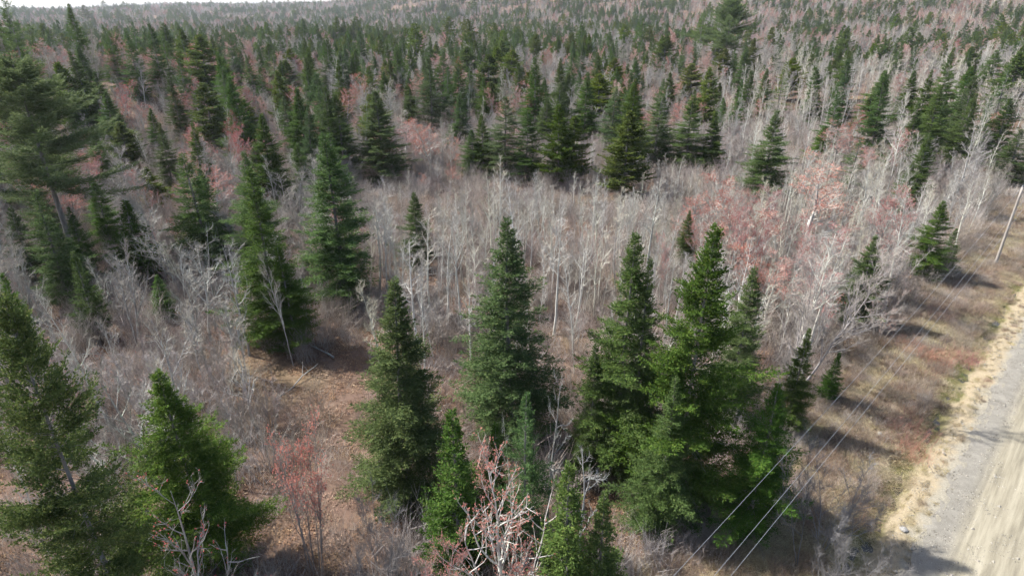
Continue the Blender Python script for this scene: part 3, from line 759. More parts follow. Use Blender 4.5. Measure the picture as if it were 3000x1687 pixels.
KIND['maple_tree'] += KIND.pop('front_maple') + KIND.pop('front_grey_maple')      # 4, 5
KIND['birch_tree'] += KIND.pop('leaning_birch') + KIND.pop('shaded_birch')                                    # 4
KIND['sapling_clump'] += KIND.pop('red_sapling')                                   # 4
KIND['bare_shrub'] = KIND.pop('grey_bush')
CATS['bare_shrub'] = 'shrub'; GRP['bare_shrub'] = 'bare roadside shrubs'

def putb(kind, i, tx, ty, by, label, w=None, tilt=(0, 0), rot=None):
    x, y, h, t = stand(tx, ty, by)
    wid = None if w is None else w / 2576 * 3000 / FPX * t
    TAKEN.append((x, y, 1.0))
    o = place(kind, i, x, y, h, label, CATS[kind], GRP[kind], rot=rnd.uniform(0, 6.28) if rot is None else rot, wid=wid, tilt=tilt)
    return o
for tx_, ty_, by_, n_ in ((2205, 592, 815, 4), (2375, 505, 700, 4), (2035, 825, 1085, 3)):
    x_, y_, _, _ = stand(tx_, ty_, by_); q_ = math.hypot(x_, y_)
    for a_ in range(1, n_ + 1): TAKEN.append((x_ * (1 - 2.2 * a_ / q_), y_ * (1 - 2.2 * a_ / q_), 1.9))
putb('maple_tree', 4, 1275, 1150, 1680, 'red budded maple with pale trunk at the bottom edge middle', w=330)
putb('maple_tree', 5, 385, 1190, 1800, 'grey limbed maple with few red buds at the lower left bottom edge', w=420)
putb('maple_tree', 1, 1040, 1380, 1800, 'pinkish budded maple crown peeping in at the bottom edge left of middle', w=260)
putb('sapling_clump', 4, 720, 1060, 1450, 'clump of thin stems with salmon red buds in the leafy clearing', w=200)
putb('birch_tree', 4, 2090, 560, 1010, 'tall pale leaning birch spreading right over the roadside thicket', tilt=(0, .16), rot=.4)
putb('maple_tree', 0, 1850, 530, 800, 'red budded maple right behind the largest group fir', w=140)
putb('maple_tree', 2, 1960, 620, 850, 'red budded maple left of the leaning birch', w=150)
for n_, (i_, tx_, ty_, by_, w_) in enumerate(((1, 1905, 560, 810, 120), (3, 1790, 500, 730, 110), (0, 2010, 560, 790, 130), (2, 2070, 660, 880, 120), (1, 1700, 590, 800, 90))):
    putb('maple_tree', i_, tx_, ty_, by_, ['red budded maple just right of the largest roadside fir top', 'red budded maple behind the left shoulder of the largest roadside fir', 'red budded maple among the wispy saplings by the road',
         'red budded maple under the leaning birch', 'red budded maple between the two tall roadside firs'][n_], w=w_)
putb('maple_tree', 3, 1080, 290, 440, 'coral red budded maple at the foot of the big double spruce', w=130)
putb('birch_tree', 0, 690, 640, 925, 'slim pale birch stem in front of the tall dark fir at left', w=70, tilt=(0, -.06))
putb('aspen_tree', 1, 930, 690, 960, 'pale green aspen stem left of the dense browned tip fir', w=95)
putb('aspen_tree', 3, 165, 700, 1130, 'forked grey poplar leaning among poplars at left', w=130, tilt=(0, -.1))
putb('dead_tree', 0, 480, 560, 830, 'crooked grey snag in front of the thick dark spruce at left', w=110)
putb('dead_tree', 1, 565, 590, 900, 'bent grey snag with hooked top left of the tall dark fir', w=120)
putb('dead_tree', 2, 1385, 930, 1370, 'pale lichen covered dead tree right of the middle fir foot', w=150)
putb('dead_tree', 1, 1300, 1020, 1400, 'thin whitish dead stem behind the red budded maple', w=80)
putb('dead_tree', 0, 1480, 1150, 1420, 'broken pale dead limbs beside the bright young spruces', w=170)
putb('dead_tree', 2, 905, 250, 400, 'grey dead tree left of the well shaped fir', w=85)
putb('birch_tree', 5, 1990, 1010, 1330, 'thin bare tree between the shaded fir and the power lines', w=110)
putb('birch_tree', 5, 2085, 1130, 1420, 'dark twisted bare tree under the power lines at the bottom right', w=240)
putb('bare_shrub', 0, 2140, 1140, 1360, 'big bluish grey bare shrub beside the power lines', w=270)
putb('bare_shrub', 0, 2180, 1290, 1500, 'shaded bare shrub at the bottom edge by the gravel', w=230)
putb('bare_shrub', 0, 930, 1240, 1500, 'pale tangled shrub at the foot of the browned tip fir', w=210)

for k_, i_, x_, y_, h_, w_, lab_ in (('pine_tree', 1, -112, 149, 21., 7.5, 'dark pine rising above the horizon at the upper left corner'),
                                ('fir_tree', 2, -121, 184, 19.5, 6., 'pointed fir topping the skyline near the upper left corner'), ('spruce_tree', 0, -126, 205, 17.5, 4.5, 'spruce just left of the pointed skyline fir')):
    TAKEN.append((x_, y_, 2.)); place(k_, i_, x_, y_, h_, lab_, CATS[k_], GRP[k_], rot=1., wid=w_)
def inframe(x, y, h, pad=20):
    c, s = math.cos(PITCH), math.sin(PITCH); ok = False
    for z in (h, h * .55):
        fw = y * c - (z - CAM_H) * s; dn = -y * s - (z - CAM_H) * c
        if fw > 1:
            px, py = 1288 + FPX * .8587 * x / fw, 724 + FPX * .8587 * dn / fw
            if -pad < px < 2576 + pad and -pad < py < 1449 + pad: ok = True
    return ok

# ------------------------------------------------------------------ the wood at large: positions by world-space noise
def fbm(x, y, sc, seed):
    r = np.random.default_rng(seed); v = np.zeros_like(x); a = 1.
    for o in range(4):
        for _ in range(3):
            t = r.uniform(0, 6.28); f = (2 ** o) / sc * r.uniform(.7, 1.3)
            v = v + a * np.sin(6.28 * f * (x * math.cos(t) + y * math.sin(t)) + r.uniform(0, 6.28))
        a *= .55
    return v / 3.2
def jitter(r0, r1, sp, seed, azmax=46):
    rng = np.random.default_rng(seed)
    n = int(r1 / sp) + 2
    X, Y = np.meshgrid(np.arange(-n, n + 1) * sp, np.arange(0, n + 1) * sp)
    X = X + rng.uniform(-.5, .5, X.shape) * sp * 1.1; Y = Y + rng.uniform(-.5, .5, X.shape) * sp * 1.1
    x, y = X.ravel(), Y.ravel(); r = np.hypot(x, y); az = np.degrees(np.arctan2(x, y))
    k = (r >= r0) & (r < r1) & (np.abs(az) < azmax)
    s, d = road_sd(x, y)
    k &= (d < -9.5 + .8 * np.sin(s * .6)) | (r > 330)
    return x[k], y[k]
def clear_of(x, y, f=1.0):
    k = np.ones(len(x), bool)
    for tx, ty, tr in TAKEN: k &= (x - tx) ** 2 + (y - ty) ** 2 > (tr * f) ** 2
    return k

# prototypes for the masses (wood and crown in one mesh, two materials)
PROTO = bpy.data.collections.new('forest_prototypes')
PIDX = {}
def proto(kind, geos, mats):
    g = Geo()
    me = bpy.data.meshes.new(kind)
    for mi, gg in enumerate(geos):
        off = g.n
        for v in gg.v: g.v.append(v); g.n += len(v)
        for q in gg.q: g.q.append(q + off); g.qm.append(np.full(len(q), mi))
        for t in gg.t: g.t.append(t + off); g.tm.append(np.full(len(t), mi))
    i = len(PROTO.objects)
    o = bpy.data.objects.new('%03d_%s' % (i, kind), g.mesh(kind, mats)); PROTO.objects.link(o)
    PIDX.setdefault(kind, []).append(i)
for i in range(3): proto('fir', conifer(300 + i, 14., 2.9, spacing=.5, tw=.2, leaf=(.32, .15), per=6, wood=False), [M['con_bark'], M['fir']])
for i in range(2): proto('spruce', conifer(310 + i, 14., 2.7, spacing=.5, tw=.2, leaf=(.32, .15), per=6, wood=False, gaps=.1, ragged=.3), [M['con_bark'], M['spruce']])
for i in range(2): proto('cedar', conifer(320 + i, 11., 2.8, spacing=.55, tw=.22, leaf=(.34, .17), prof=.6, base=.15, flat=.2, uptip=.3, wood=False), [M['con_bark'], M['cedar']])
for i in range(3):
    W, C, B = bare(330 + i, 11., .08, first=.4, n1=15, len1=.17, n2=4, tw2=6, tw1=4, twr=.010); proto('aspen', [W, C], [M['aspen_bark'], M['aspen_twig']])
for i in range(3):
    W, C, B = bare(340 + i, 11., .11, first=.3, n1=16, len1=.27, ang=.75, n2=5, tw2=10, tw1=6, twr=.013, stems=1 + i % 2, spread=.25, buds=[1.1, .6, .3][i], bud=.09, up=.12)
    proto('maple', [W, C, B], [M['maple_bark'], M['red_maple_twig'], M['bud']])
for i in range(3):
    W, C, B = bare(350 + i, 10., .1, first=.3, n1=17, len1=.25, ang=.8, n2=5, tw2=10, tw1=6, twr=.013, stems=1 + i % 3, spread=.25); proto('birch', [W, C], [M['maple_bark'], M['maple_twig']])
for i in range(3):
    W, C, B = bare(360 + i, 6., .03, first=.22, n1=8, len1=.24, ang=.55, n2=3, tw2=6, tw1=4, up=.1, stems=7, spread=.45, trunkk=4, twr=.006, buds=[0, .1, .2][i], bud=.05)
    proto('sapling', [W, C, B] if B.v else [W, C], [M['sap_bark'], M['mauve_twig'], M['bud']])
def brush_patch(seed, n, hmin, hmax, size, mat, r=.006, lie=.35, side=3):
    rng = np.random.default_rng(seed); g = Geo()
    P = np.stack([rng.uniform(-size, size, n), rng.uniform(-size, size, n), np.full(n, -.05)], -1)
    D = nrm(np.stack([rng.normal(0, lie, n), rng.normal(0, lie, n), np.ones(n)], -1)); L = rng.uniform(hmin, hmax, n)
    g.cones(P, D, L, r, 3)
    for _ in range(side):
        s = rng.uniform(.3, .9, n)
        g.cones(P + D * (L * s)[:, None], D + rng.normal(0, .45, (n, 3)), L * .38 * rng.uniform(.5, 1.2, n), r * .7, 3)
    return g
for i in range(4): proto('brush', [brush_patch(400 + i, 120, .6, 2.3, .9, 'brush')], [M['brush']])
for i in range(2): proto('tallbrush', [brush_patch(410 + i, 60, 1.3, 4.0, 1.0, 'brush', r=.012, lie=.24, side=5)], [M['brush']])
def grass_patch(seed, n, h, size, mats, lod=.8, w=.018):
    rng = np.random.default_rng(seed); g = Geo()
    P = np.stack([rng.normal(0, size * .7, n), rng.normal(0, size * .7, n), np.full(n, -.02)], -1)
    sw = rng.normal(0, 1, 2) * .6
    D = nrm(np.stack([rng.normal(sw[0], lod, n), rng.normal(sw[1], lod, n), np.full(n, .8)], -1))
    g.kites(P, D, rng.normal(0, 1, (n, 3)), h * rng.uniform(.5, 1.2, n), w)
    return g
for i in range(3): proto('grass', [grass_patch(420 + i, 460, .5, .62, None, lod=1.3)], [M['grass']])
for i in range(2): proto('weeds', [grass_patch(430 + i, 320, .7, .6, None, lod=.6, w=.016), brush_patch(435 + i, 40, .4, 1.0, .5, 'brush', r=.005)], [M['weeds'], M['brush']])
proto('greengrass', [grass_patch(440, 200, .22, .35, None, w=.016)], [M['greengrass']])
def leaf_patch(seed, n, size):
    rng = np.random.default_rng(seed); g = Geo()
    P = np.stack([rng.uniform(-size, size, n), rng.uniform(-size, size, n), rng.uniform(.01, .10, n)], -1)
    a = rng.uniform(0, 6.28, n)
    g.kites(P, np.stack([np.cos(a), np.sin(a), rng.normal(0, .3, n)], -1), nrm(UP + rng.normal(0, .4, (n, 3))), rng.uniform(.07, .13, n), rng.uniform(.05, .09, n))
    return g
for i in range(2): proto('leaves', [leaf_patch(450 + i, 260, .8)], [M['leaf']])

def pebble_patch(seed, n, size):
    rng = np.random.default_rng(seed); g = Geo()
    c = np.stack([rng.uniform(-size, size, n), rng.uniform(-size, size, n), np.zeros(n)], -1); r = rng.lognormal(-4.0, .45, n)[:, None]
    base = np.array([[1, 0, 0], [0, 1, 0], [-1, 0, 0], [0, -1, 0], [0, 0, .75], [.6, .6, .4]])
    V = c[:, None] + r[:, None] * base[None, :5] * rng.uniform(.6, 1.3, (n, 5, 3))
    T = np.array([[0, 1, 4], [1, 2, 4], [2, 3, 4], [3, 0, 4]])
    g.add(V.reshape(-1, 3), T=(np.arange(n)[:, None, None] * 5 + T[None]).reshape(-1, 3)); return g
M['pebble'] = leafy('gravel_stones', (0.12, 0.11, 0.092), (0.30, 0.28, 0.24), (0.36, 0.34, 0.30), hue=.01, val=.1, transl=0., rough=.9)
for i in range(2): proto('pebbles', [pebble_patch(460 + i, 170, .6)], [M['pebble']])
def scatter(name, x, y, idx, sc, label, cat, seed, zoff=0.0, flat=None, tilt=0.06):
    rng = np.random.default_rng(seed); n = len(x)
    z = height(x, y) + zoff
    me = bpy.data.meshes.new(name); me.vertices.add(n)
    me.vertices.foreach_set('co', np.stack([x, y, z], -1).astype(np.float32).ravel())
    rot = np.stack([rng.normal(0, tilt, n), rng.normal(0, tilt, n), rng.uniform(0, 6.283, n)], -1)
    sc = np.asarray(sc, float)
    if sc.ndim == 1: sc = np.stack([sc * rng.uniform(.85, 1.15, n), sc * rng.uniform(.85, 1.15, n), sc], -1)
    for nm, ty, key, arr in (('rot', 'FLOAT_VECTOR', 'vector', rot), ('scl', 'FLOAT_VECTOR', 'vector', sc), ('idx', 'INT', 'value', np.asarray(idx))):
        a = me.attributes.new(nm, ty, 'POINT')
        a.data.foreach_set(key, arr.astype(np.int32 if ty == 'INT' else np.float32).ravel())
    o = link(name, me)
    nt = bpy.data.node_groups.new(name, 'GeometryNodeTree')
    nt.interface.new_socket('Geometry', in_out='INPUT', socket_type='NodeSocketGeometry')
    nt.interface.new_socket('Geometry', in_out='OUTPUT', socket_type='NodeSocketGeometry')
    gi, go = nt.nodes.new('NodeGroupInput'), nt.nodes.new('NodeGroupOutput')
    ci = nt.nodes.new('GeometryNodeCollectionInfo'); ci.inputs['Collection'].default_value = PROTO
    ci.inputs['Separate Children'].default_value = True; ci.inputs['Reset Children'].default_value = True
    ip = nt.nodes.new('GeometryNodeInstanceOnPoints'); ip.inputs['Pick Instance'].default_value = True
    def na(nm, ty):
        a = nt.nodes.new('GeometryNodeInputNamedAttribute'); a.data_type = ty; a.inputs['Name'].default_value = nm
        return [s for s in a.outputs if s.enabled and s.name == 'Attribute'][0]
    L = nt.links.new
    L(gi.outputs[0], ip.inputs['Points']); L(ci.outputs[0], ip.inputs['Instance'])
    L(na('idx', 'INT'), ip.inputs['Instance Index']); L(na('rot', 'FLOAT_VECTOR'), ip.inputs['Rotation']); L(na('scl', 'FLOAT_VECTOR'), ip.inputs['Scale'])
    L(ip.outputs[0], go.inputs[0])
    md = o.modifiers.new('scatter', 'NODES'); md.node_group = nt
    tag(o, label, cat, kind='stuff')
    return o

# zones on the ground
def zone(x, y, cx, cy_, rx, ry, ang=0.):
    c, s = math.cos(ang), math.sin(ang); u = (x - cx) * c + (y - cy_) * s; v = -(x - cx) * s + (y - cy_) * c
    return np.exp(-((u / rx) ** 2 + (v / ry) ** 2))
GA = lambda px, py: ground_at(px, py)
def aspenness(x, y):
    a = zone(x, y, *GA(1650, 700), 26, 24) * 1.5 + zone(x, y, *GA(2000, 560), 26, 22) + .9 * zone(x, y, *GA(1100, 760), 9, 9)
    return a
def belt(x, y):
    r = np.hypot(x, y); az = np.degrees(np.arctan2(x, y))
    return sstep(71, 76, r) * (1 - sstep(98, 110, r)) * sstep(-19, -13, az) * (1 - sstep(20, 27, az))
def wispy(x, y):
    return zone(x, y, *GA(2160, 760), 16, 5.5, math.pi / 4)
def poplars(x, y):
    return np.clip(1.2 * zone(x, y, *GA(330, 980), 16, 11) + .9 * zone(x, y, *GA(560, 950), 8, 7) + .8 * zone(x, y, *GA(60, 760), 12, 9), 0, 1)
def open_floor(x, y):                                          # leafy clearings with few stems
    return np.clip(zone(x, y, *GA(800, 960), 7, 6) + zone(x, y, *GA(760, 1330), 6, 6) + zone(x, y, *GA(1060, 1060), 6, 5), 0, 1)

LABEL = {
 'fir_tree': 'dark green fir, one of many crowding the wood beyond the near clearing',
 'spruce_tree': 'dark bluish spruce, one of many in the wood beyond the near clearing',
 'cedar_tree': 'olive green cedar, one of many in the wood beyond the near clearing',
 'ragged_spruce_tree': 'thin see-through spruce, one of many in the wood beyond the near clearing',
 'aspen_tree': 'leafless pale stemmed aspen, one of many standing close together',
 'poplar_tree': 'leafless grey forked poplar, one of many at lower left',
 'maple_tree': 'leafless reddish twigged maple, one of many in the mixed wood',
 'birch_tree': 'leafless grey hardwood, one of many in the mixed wood',
 'sapling_clump': 'clump of thin leafless mauve saplings, one of many between the trees',
}
P_EVER = ('fir_tree', 'spruce_tree', 'cedar_tree', 'ragged_spruce_tree')
WOOD = []             # the trees of the mixed wood; their labels are written once all stand
def split_things(kind, cand, limit, hfun, unsorted_extra):
    """the nearest ones in view become objects, the others go to the mass"""
    cand = sorted(cand, key=lambda c: c[0] ** 2 + c[1] ** 2); n = 0
    nv = {'aspen_tree': 5, 'maple_tree': 4, 'birch_tree': 4, 'sapling_clump': 4, 'cedar_tree': 2, 'fir_tree': 5}.get(kind, len(KIND[kind]))
    for c in cand:
        h = hfun(c)
        if n < limit and inframe(c[0], c[1], h, 0):
            o = place(kind, rnd.randrange(nv), c[0], c[1], h, LABEL[kind], CATS[kind], GRP[kind], rot=rnd.uniform(0, 6.28),
                  wid=2 * KIND[kind][0]['R'] * h / KIND[kind][0]['H'] * rnd.uniform(.9, 1.35) * (1.12 if 'tree' in kind and kind in P_EVER else 1), tilt=(rnd.gauss(0, .045), rnd.gauss(0, .045)))
            WOOD.append((kind, o, c[0], c[1], h)); n += 1
        else: unsorted_extra.append((c[0], c[1], h))

EXTRA = {}
# conifers of the middle distance
x, y = jitter(58, 330, 6.2, 1)
den = fbm(x, y, 60, 2); rr_ = np.random.default_rng(3).random(len(x)); r = np.hypot(x, y)
azc = np.degrees(np.arctan2(x, y))
start = np.maximum(sstep(98, 122, r), .8 * (azc < -15) * sstep(56, 70, r))
start = start * np.where(azc < 20, 1, 1 - .62 * sstep(130, 190, r))      # pale aspen wood at the far right
keep = (rr_ < np.clip(.27 + .55 * den + .10 * (x < -10), .03, .92) * start) & clear_of(x, y, 1.5)
x, y = x[keep], y[keep]
pick = np.random.default_rng(5).random(len(x)); ced = fbm(x, y, 45, 8)
kinds = np.where(pick < .16 + .22 * (ced > .25), 'cedar_tree', np.where(pick < .52, 'spruce_tree', np.where(pick < .62, 'ragged_spruce_tree', 'fir_tree')))
for k, lim in (('fir_tree', 230), ('spruce_tree', 180), ('cedar_tree', 150), ('ragged_spruce_tree', 60)):
    s_ = kinds == k
    split_things(k, list(zip(x[s_], y[s_])), lim, lambda c: min(17., max(4.5, rnd.gauss(11.8, 3.4))), EXTRA.setdefault(k, []))
# bare trees
x, y = jitter(30, 330, 3.1, 11)
r = np.hypot(x, y); asp = aspenness(x, y); of = open_floor(x, y); sap = wispy(x, y); pop = poplars(x, y)
q = np.random.default_rng(12).random(len(x)); f = fbm(x, y, 50, 13); f2 = fbm(x, y, 38, 14)
leftmid = (np.degrees(np.arctan2(x, y)) < -9) * sstep(54, 62, r) * (1 - sstep(105, 125, r))
low = belt(x, y)              # belt of low brush before the evergreen rows
keep = (q < np.clip(.30 + .2 * f + .75 * asp + .6 * sap + .7 * pop + .2 * sstep(110, 160, r) + .34 * leftmid - .7 * of - .12 * low, .03, .96)) & clear_of(x, y, .95)
keep &= ~((r < 62) & (q > .2 + .8 * asp + .7 * sap + .85 * pop))
x, y, asp, f, f2, r, sap, pop, low = [v[keep] for v in (x, y, asp, f, f2, r, sap, pop, low)]
q = np.random.default_rng(15).random(len(x))
kind_b = np.where(q < .12 + .8 * np.clip(asp, 0, 1), 'aspen_tree', np.where((f2 > .18) & (q < .75), 'maple_tree', np.where(q < .74, 'birch_tree', 'sapling_clump')))
azb = np.degrees(np.arctan2(x, y))
kind_b = np.where((azb > 18) & (r > 125) & (q < .62), 'aspen_tree', kind_b)
kind_b = np.where((pop > .35) & (kind_b != 'sapling_clump'), 'poplar_tree', kind_b)
kind_b = np.where((zone(x, y, *GA(1900, 720), 11, 11) > .4) & (q < .6), 'maple_tree', kind_b)
kind_b = np.where((sap > .4) & (q > .35), 'sapling_clump', kind_b)
HB = {'poplar_tree': (8.2, 1.6), 'aspen_tree': (9.3, 2.0), 'maple_tree': (8.4, 1.9), 'birch_tree': (7.8, 2.0), 'sapling_clump': (5.2, 1.2)}
for k in HB:
    s_ = kind_b == k
    cand = list(zip(x[s_], y[s_], low[s_], pop[s_], sap[s_]))
    split_things(k, cand, 290, lambda c: max(2.6, rnd.gauss(*HB[k]) * (1 - .52 * c[2])  * (1 + .15 * c[4])), EXTRA.setdefault(k, []))

LAND = {   # short names of trees that others are described by
 'tall full fir with yellowish tip': 'the tall middle fir', 'tall dense fir with thin browned tip': 'the browned tip fir', 'largest broad fir of the tight group': 'the largest roadside fir',
 'tall fir, left one of the tight group': 'the left roadside fir', 'tall broad sunlit fir alone': 'the tall sunlit lone fir', 'tall dark fir behind the leaning white birch': 'the tall dark fir by the pale stem',
 'well shaped fir standing clear': 'the well shaped fir', 'small neat fir alone in the mauve brush': 'the small neat brush fir', 'thick dark spruce above the grey dead snags': 'the thick dark spruce at left',
 'bright green spruce standing between': 'the bright spruce at left', 'blue green spruce below the great pine': 'the blue green spruce at left', 'lone yellow green cedar glowing': 'the glowing yellow cedar',
 'low round cedar right of': 'the low round cedar', 'big dark double spruce above': 'the big double spruce', 'layered spruce with tiered boughs': 'the layered spruce', 'narrow greyish spruce right of': 'the narrow greyish spruce',
 'olive cedar, left of the pair': 'the left olive cedar', 'dark tall fir behind the olive cedar': 'the dark fir behind the cedars', 'bright yellow green broad conifer': 'the bright yellow green conifer',
 'bluish spruce right of the bright': 'the bluish spruce in the row', 'dark fir, left of the pair right of': 'the dark fir of the row pair', 'green fir with loose outline': 'the loose outlined fir',
 'small fir between white birches': 'the small fir between birches', 'thin spruce behind a bare white birch': 'the thin spruce at right', 'dark fir, left of the pair at the edge': 'the dark pair by the grass',
 'dark upright fir in front of the wispy': 'the upright fir by the grass', 'tall fir in the middle of the dense clump': 'the dense right clump', 'fir behind the rusty bare maples': 'the fir behind rusty maples',
 'leaning spruce near the upper right': 'the upper right corner spruce', 'bright fir, first of three': 'the first of three firs', 'loose spruce, third of three': 'the third of three firs',
 'fir in the wood behind the tall sunlit': 'the fir behind the sunlit fir', 'dark fir above the glowing': 'the dark fir above the yellow cedar', 'great light green pine': 'the great upper right pine',
 'great soft green pine': 'the great left edge pine', 'dead rusty red conifer': 'the rusty dead conifer', 'grey dead tree left of': 'the grey dead tree', 'tall pale leaning birch': 'the tall leaning birch',
 'broad dense fir behind the grey': 'the broad lower left fir', 'narrow dark fir right of the cedar': 'the narrow dark fir at upper left', 'fir left of the dense clump': 'the fir left of the right clump'}
def seen_at(x, y, z):
    c, s = math.cos(PITCH), math.sin(PITCH); fw = y * c - (z - CAM_H) * s
    return 1288 + FPX * .8587 * x / fw, 724 + FPX * .8587 * (-y * s - (z - CAM_H) * c) / fw
def name_wood():
    marks = []
    for o in COL.objects:
        if o.parent is None and 'label' in o:
            for a, b_ in LAND.items():
                if o['label'].startswith(a):
                    h = o.scale.z * KIND[o.name.split('.')[0]][0]['H']
                    marks.append((b_, *seen_at(o.location.x, o.location.y, h * .55), o.location.y))
    ADJ = {'fir_tree': 'dark fir', 'spruce_tree': 'bluish green spruce', 'cedar_tree': 'olive cedar', 'ragged_spruce_tree': 'thin ragged spruce', 'aspen_tree': 'pale leafless aspen',
           'maple_tree': 'reddish leafless maple', 'poplar_tree': 'grey forked poplar', 'birch_tree': 'grey leafless hardwood', 'sapling_clump': 'leafless sapling clump'}
    ORD = ['nearest', 'second', 'third', 'fourth', 'fifth', 'sixth', 'seventh', 'eighth', 'ninth', 'tenth', 'eleventh', 'twelfth']
    box = {}
    for kind, o, x, y, h in WOOD:
        px, py = seen_at(x, y, h * .55)
        m = min(marks, key=lambda m: (m[1] - px) ** 2 + ((m[2] - py) * 1.5) ** 2)
        dist = math.hypot(m[1] - px, (m[2] - py) * 1.5)
        third = 'left' if px < 860 else 'middle' if px < 1720 else 'right'
        far = 'near half' if py > 300 else 'far part'
        gen = '%s, one of many in the %s of the wood, %s third' % (ADJ[kind], far, third)
        if dist > 230: o['label'] = gen; continue
        rel = 'behind' if y > m[3] * 1.12 and abs(px - m[1]) < 90 else 'in front of' if y < m[3] * .9 and abs(px - m[1]) < 90 else 'left of' if px < m[1] else 'right of'
        box.setdefault((kind, m[0], rel), []).append((dist, o, gen))
    for (kind, nm, rel), lst in box.items():
        lst.sort(key=lambda t: t[0])
        for i, (d_, o, gen) in enumerate(lst):
            o['label'] = '%s %s %s %s' % (ORD[i], ADJ[kind], rel, nm) if i < 12 else gen
name_wood()

P2 = {'fir_tree': ('fir', 14.), 'spruce_tree': ('spruce', 14.), 'cedar_tree': ('cedar', 11.), 'ragged_spruce_tree': ('spruce', 14.), 'aspen_tree': ('aspen', 11.), 'maple_tree': ('maple', 11.), 'birch_tree': ('birch', 10.), 'poplar_tree': ('birch', 10.), 'sapling_clump': ('sapling', 6.)}
ex, ey, ei, es = [], [], [], []
rg = np.random.default_rng(77)
for k, lst in EXTRA.items():
    nm, h0 = P2[k]
    for a, b_, h in lst:
        ex.append(a); ey.append(b_); ei.append(rg.choice(PIDX[nm])); es.append(h / h0)
# beyond: the far wood
for r0, r1, sp, seed in ((330, 700, 6.2, 21), (700, 1500, 8.5, 22), (1500, 4300, 16.0, 23)):
    x, y = jitter(r0, r1, sp, seed, 45)
    f = fbm(x, y, 120 if r0 < 1000 else 420, 24); f2 = fbm(x, y, 70, 25); q = np.random.default_rng(seed).random(len(x)); q2 = np.random.default_rng(seed + 50).random(len(x))
    az = np.degrees(np.arctan2(x, y)); rr = np.hypot(x, y)
    con = q < np.clip(.36 + .95 * f + .14 * (az < 0) * (rr < 900) - .12 * (rr > 1200) - .22 * (az > 14), .03, .9)
    f5 = fbm(x, y, 90 if r0 < 1000 else 300, 27)
    for a, b_, c, g2, u, g5 in zip(x, y, con, f2, q2, f5):
        if c: nm, h = ('fir', 'spruce', 'cedar')[0 if u < .4 else 1 if u < .75 else 2], rg.normal(11.2, 3.0)
        else: nm, h = ('maple' if (g2 > .1 and u < .7) else 'birch' if u < .6 else 'aspen'), rg.normal(10.2, 1.4)
        h = max(4.5, h * (1 + .3 * g5)) * (1.4 if u > .985 else 1); h0 = {'fir': 14, 'spruce': 14, 'cedar': 11, 'aspen': 11, 'maple': 11, 'birch': 10}[nm]
        ex.append(a); ey.append(b_); ei.append(rg.choice(PIDX[nm])); es.append(h / h0 * (1.0 if r0 < 1000 else 1.35))
ex, ey, es = np.array(ex), np.array(ey), np.array(es)
wide = np.interp(np.hypot(ex, ey), [200, 340, 1400, 1600], [1.0, 1.22, 1.3, 1.7])
scatter('distant_forest', ex, ey, ei, np.stack([es * wide, es * wide, es], -1), 'mixed evergreen and leafless wood running back to the hills', 'forest', 81, tilt=.03)

# thin pole thicket and undergrowth
x, y = jitter(28, 150, 1.7, 31)
r = np.hypot(x, y); asp = aspenness(x, y); of = open_floor(x, y); sap = wispy(x, y); pop = poplars(x, y)
q = np.random.default_rng(32).random(len(x)); f = fbm(x, y, 22, 33)
keep = (q < np.clip(.38 + .22 * f + .08 * asp + .5 * sap + .12 * pop - .5 * of, .02, .85) * np.clip(sstep(32, 60, r) + .5 * pop + sap, 0, 1)) & clear_of(x, y, .9)
x, y, asp, r = x[keep], y[keep], asp[keep], r[keep]; q = np.random.default_rng(34).random(len(x))
idx = [rg.choice(PIDX['aspen' if u < .8 * min(1, s) else 'sapling']) for u, s in zip(q, asp)]
low = belt(x, y)
scatter('sapling_thicket', x, y, idx, [(.62 if i in PIDX['aspen'] else .8) * rg.uniform(.7, 1.25) * (1 - .3 * l) for i, l in zip(idx, low)], 'dense thicket of thin leafless poles and saplings between the trees', 'thicket', 35, tilt=.07)
xa, ya = jitter(15, 62, 1.25, 48, 58); xb, yb = jitter(62, 190, 1.6, 41, 50); x, y = np.concatenate([xa, xb]), np.concatenate([ya, yb])
r = np.hypot(x, y); of = open_floor(x, y); q = np.random.default_rng(42).random(len(x)); f = fbm(x, y, 14, 43)
keep = q < np.clip(.66 + .35 * f - .38 * of - .25 * poplars(x, y), .14, .97) * np.interp(r, [20, 110, 190], [1.05, .85, .4])
x, y, r = x[keep], y[keep], r[keep]
idx = [rg.choice(PIDX['tallbrush' if rg.random() < .25 + .4 * (a > 58) else 'brush']) for a in r]
scatter('undergrowth', x, y, idx, rg.uniform(.6, 1.25, len(x)), 'brown leafless undergrowth covering the wood floor', 'undergrowth', 44, tilt=.12)
x, y = jitter(15, 70, 1.5, 45, 58)
q = np.random.default_rng(46).random(len(x)); k_ = q < .8; x, y = x[k_], y[k_]
scatter('leaf_litter', x, y, rg.choice(PIDX['leaves'], len(x)), rg.uniform(.8, 1.2, len(x)), 'fallen brown leaves on the wood floor', 'leaf litter', 47, tilt=.02)

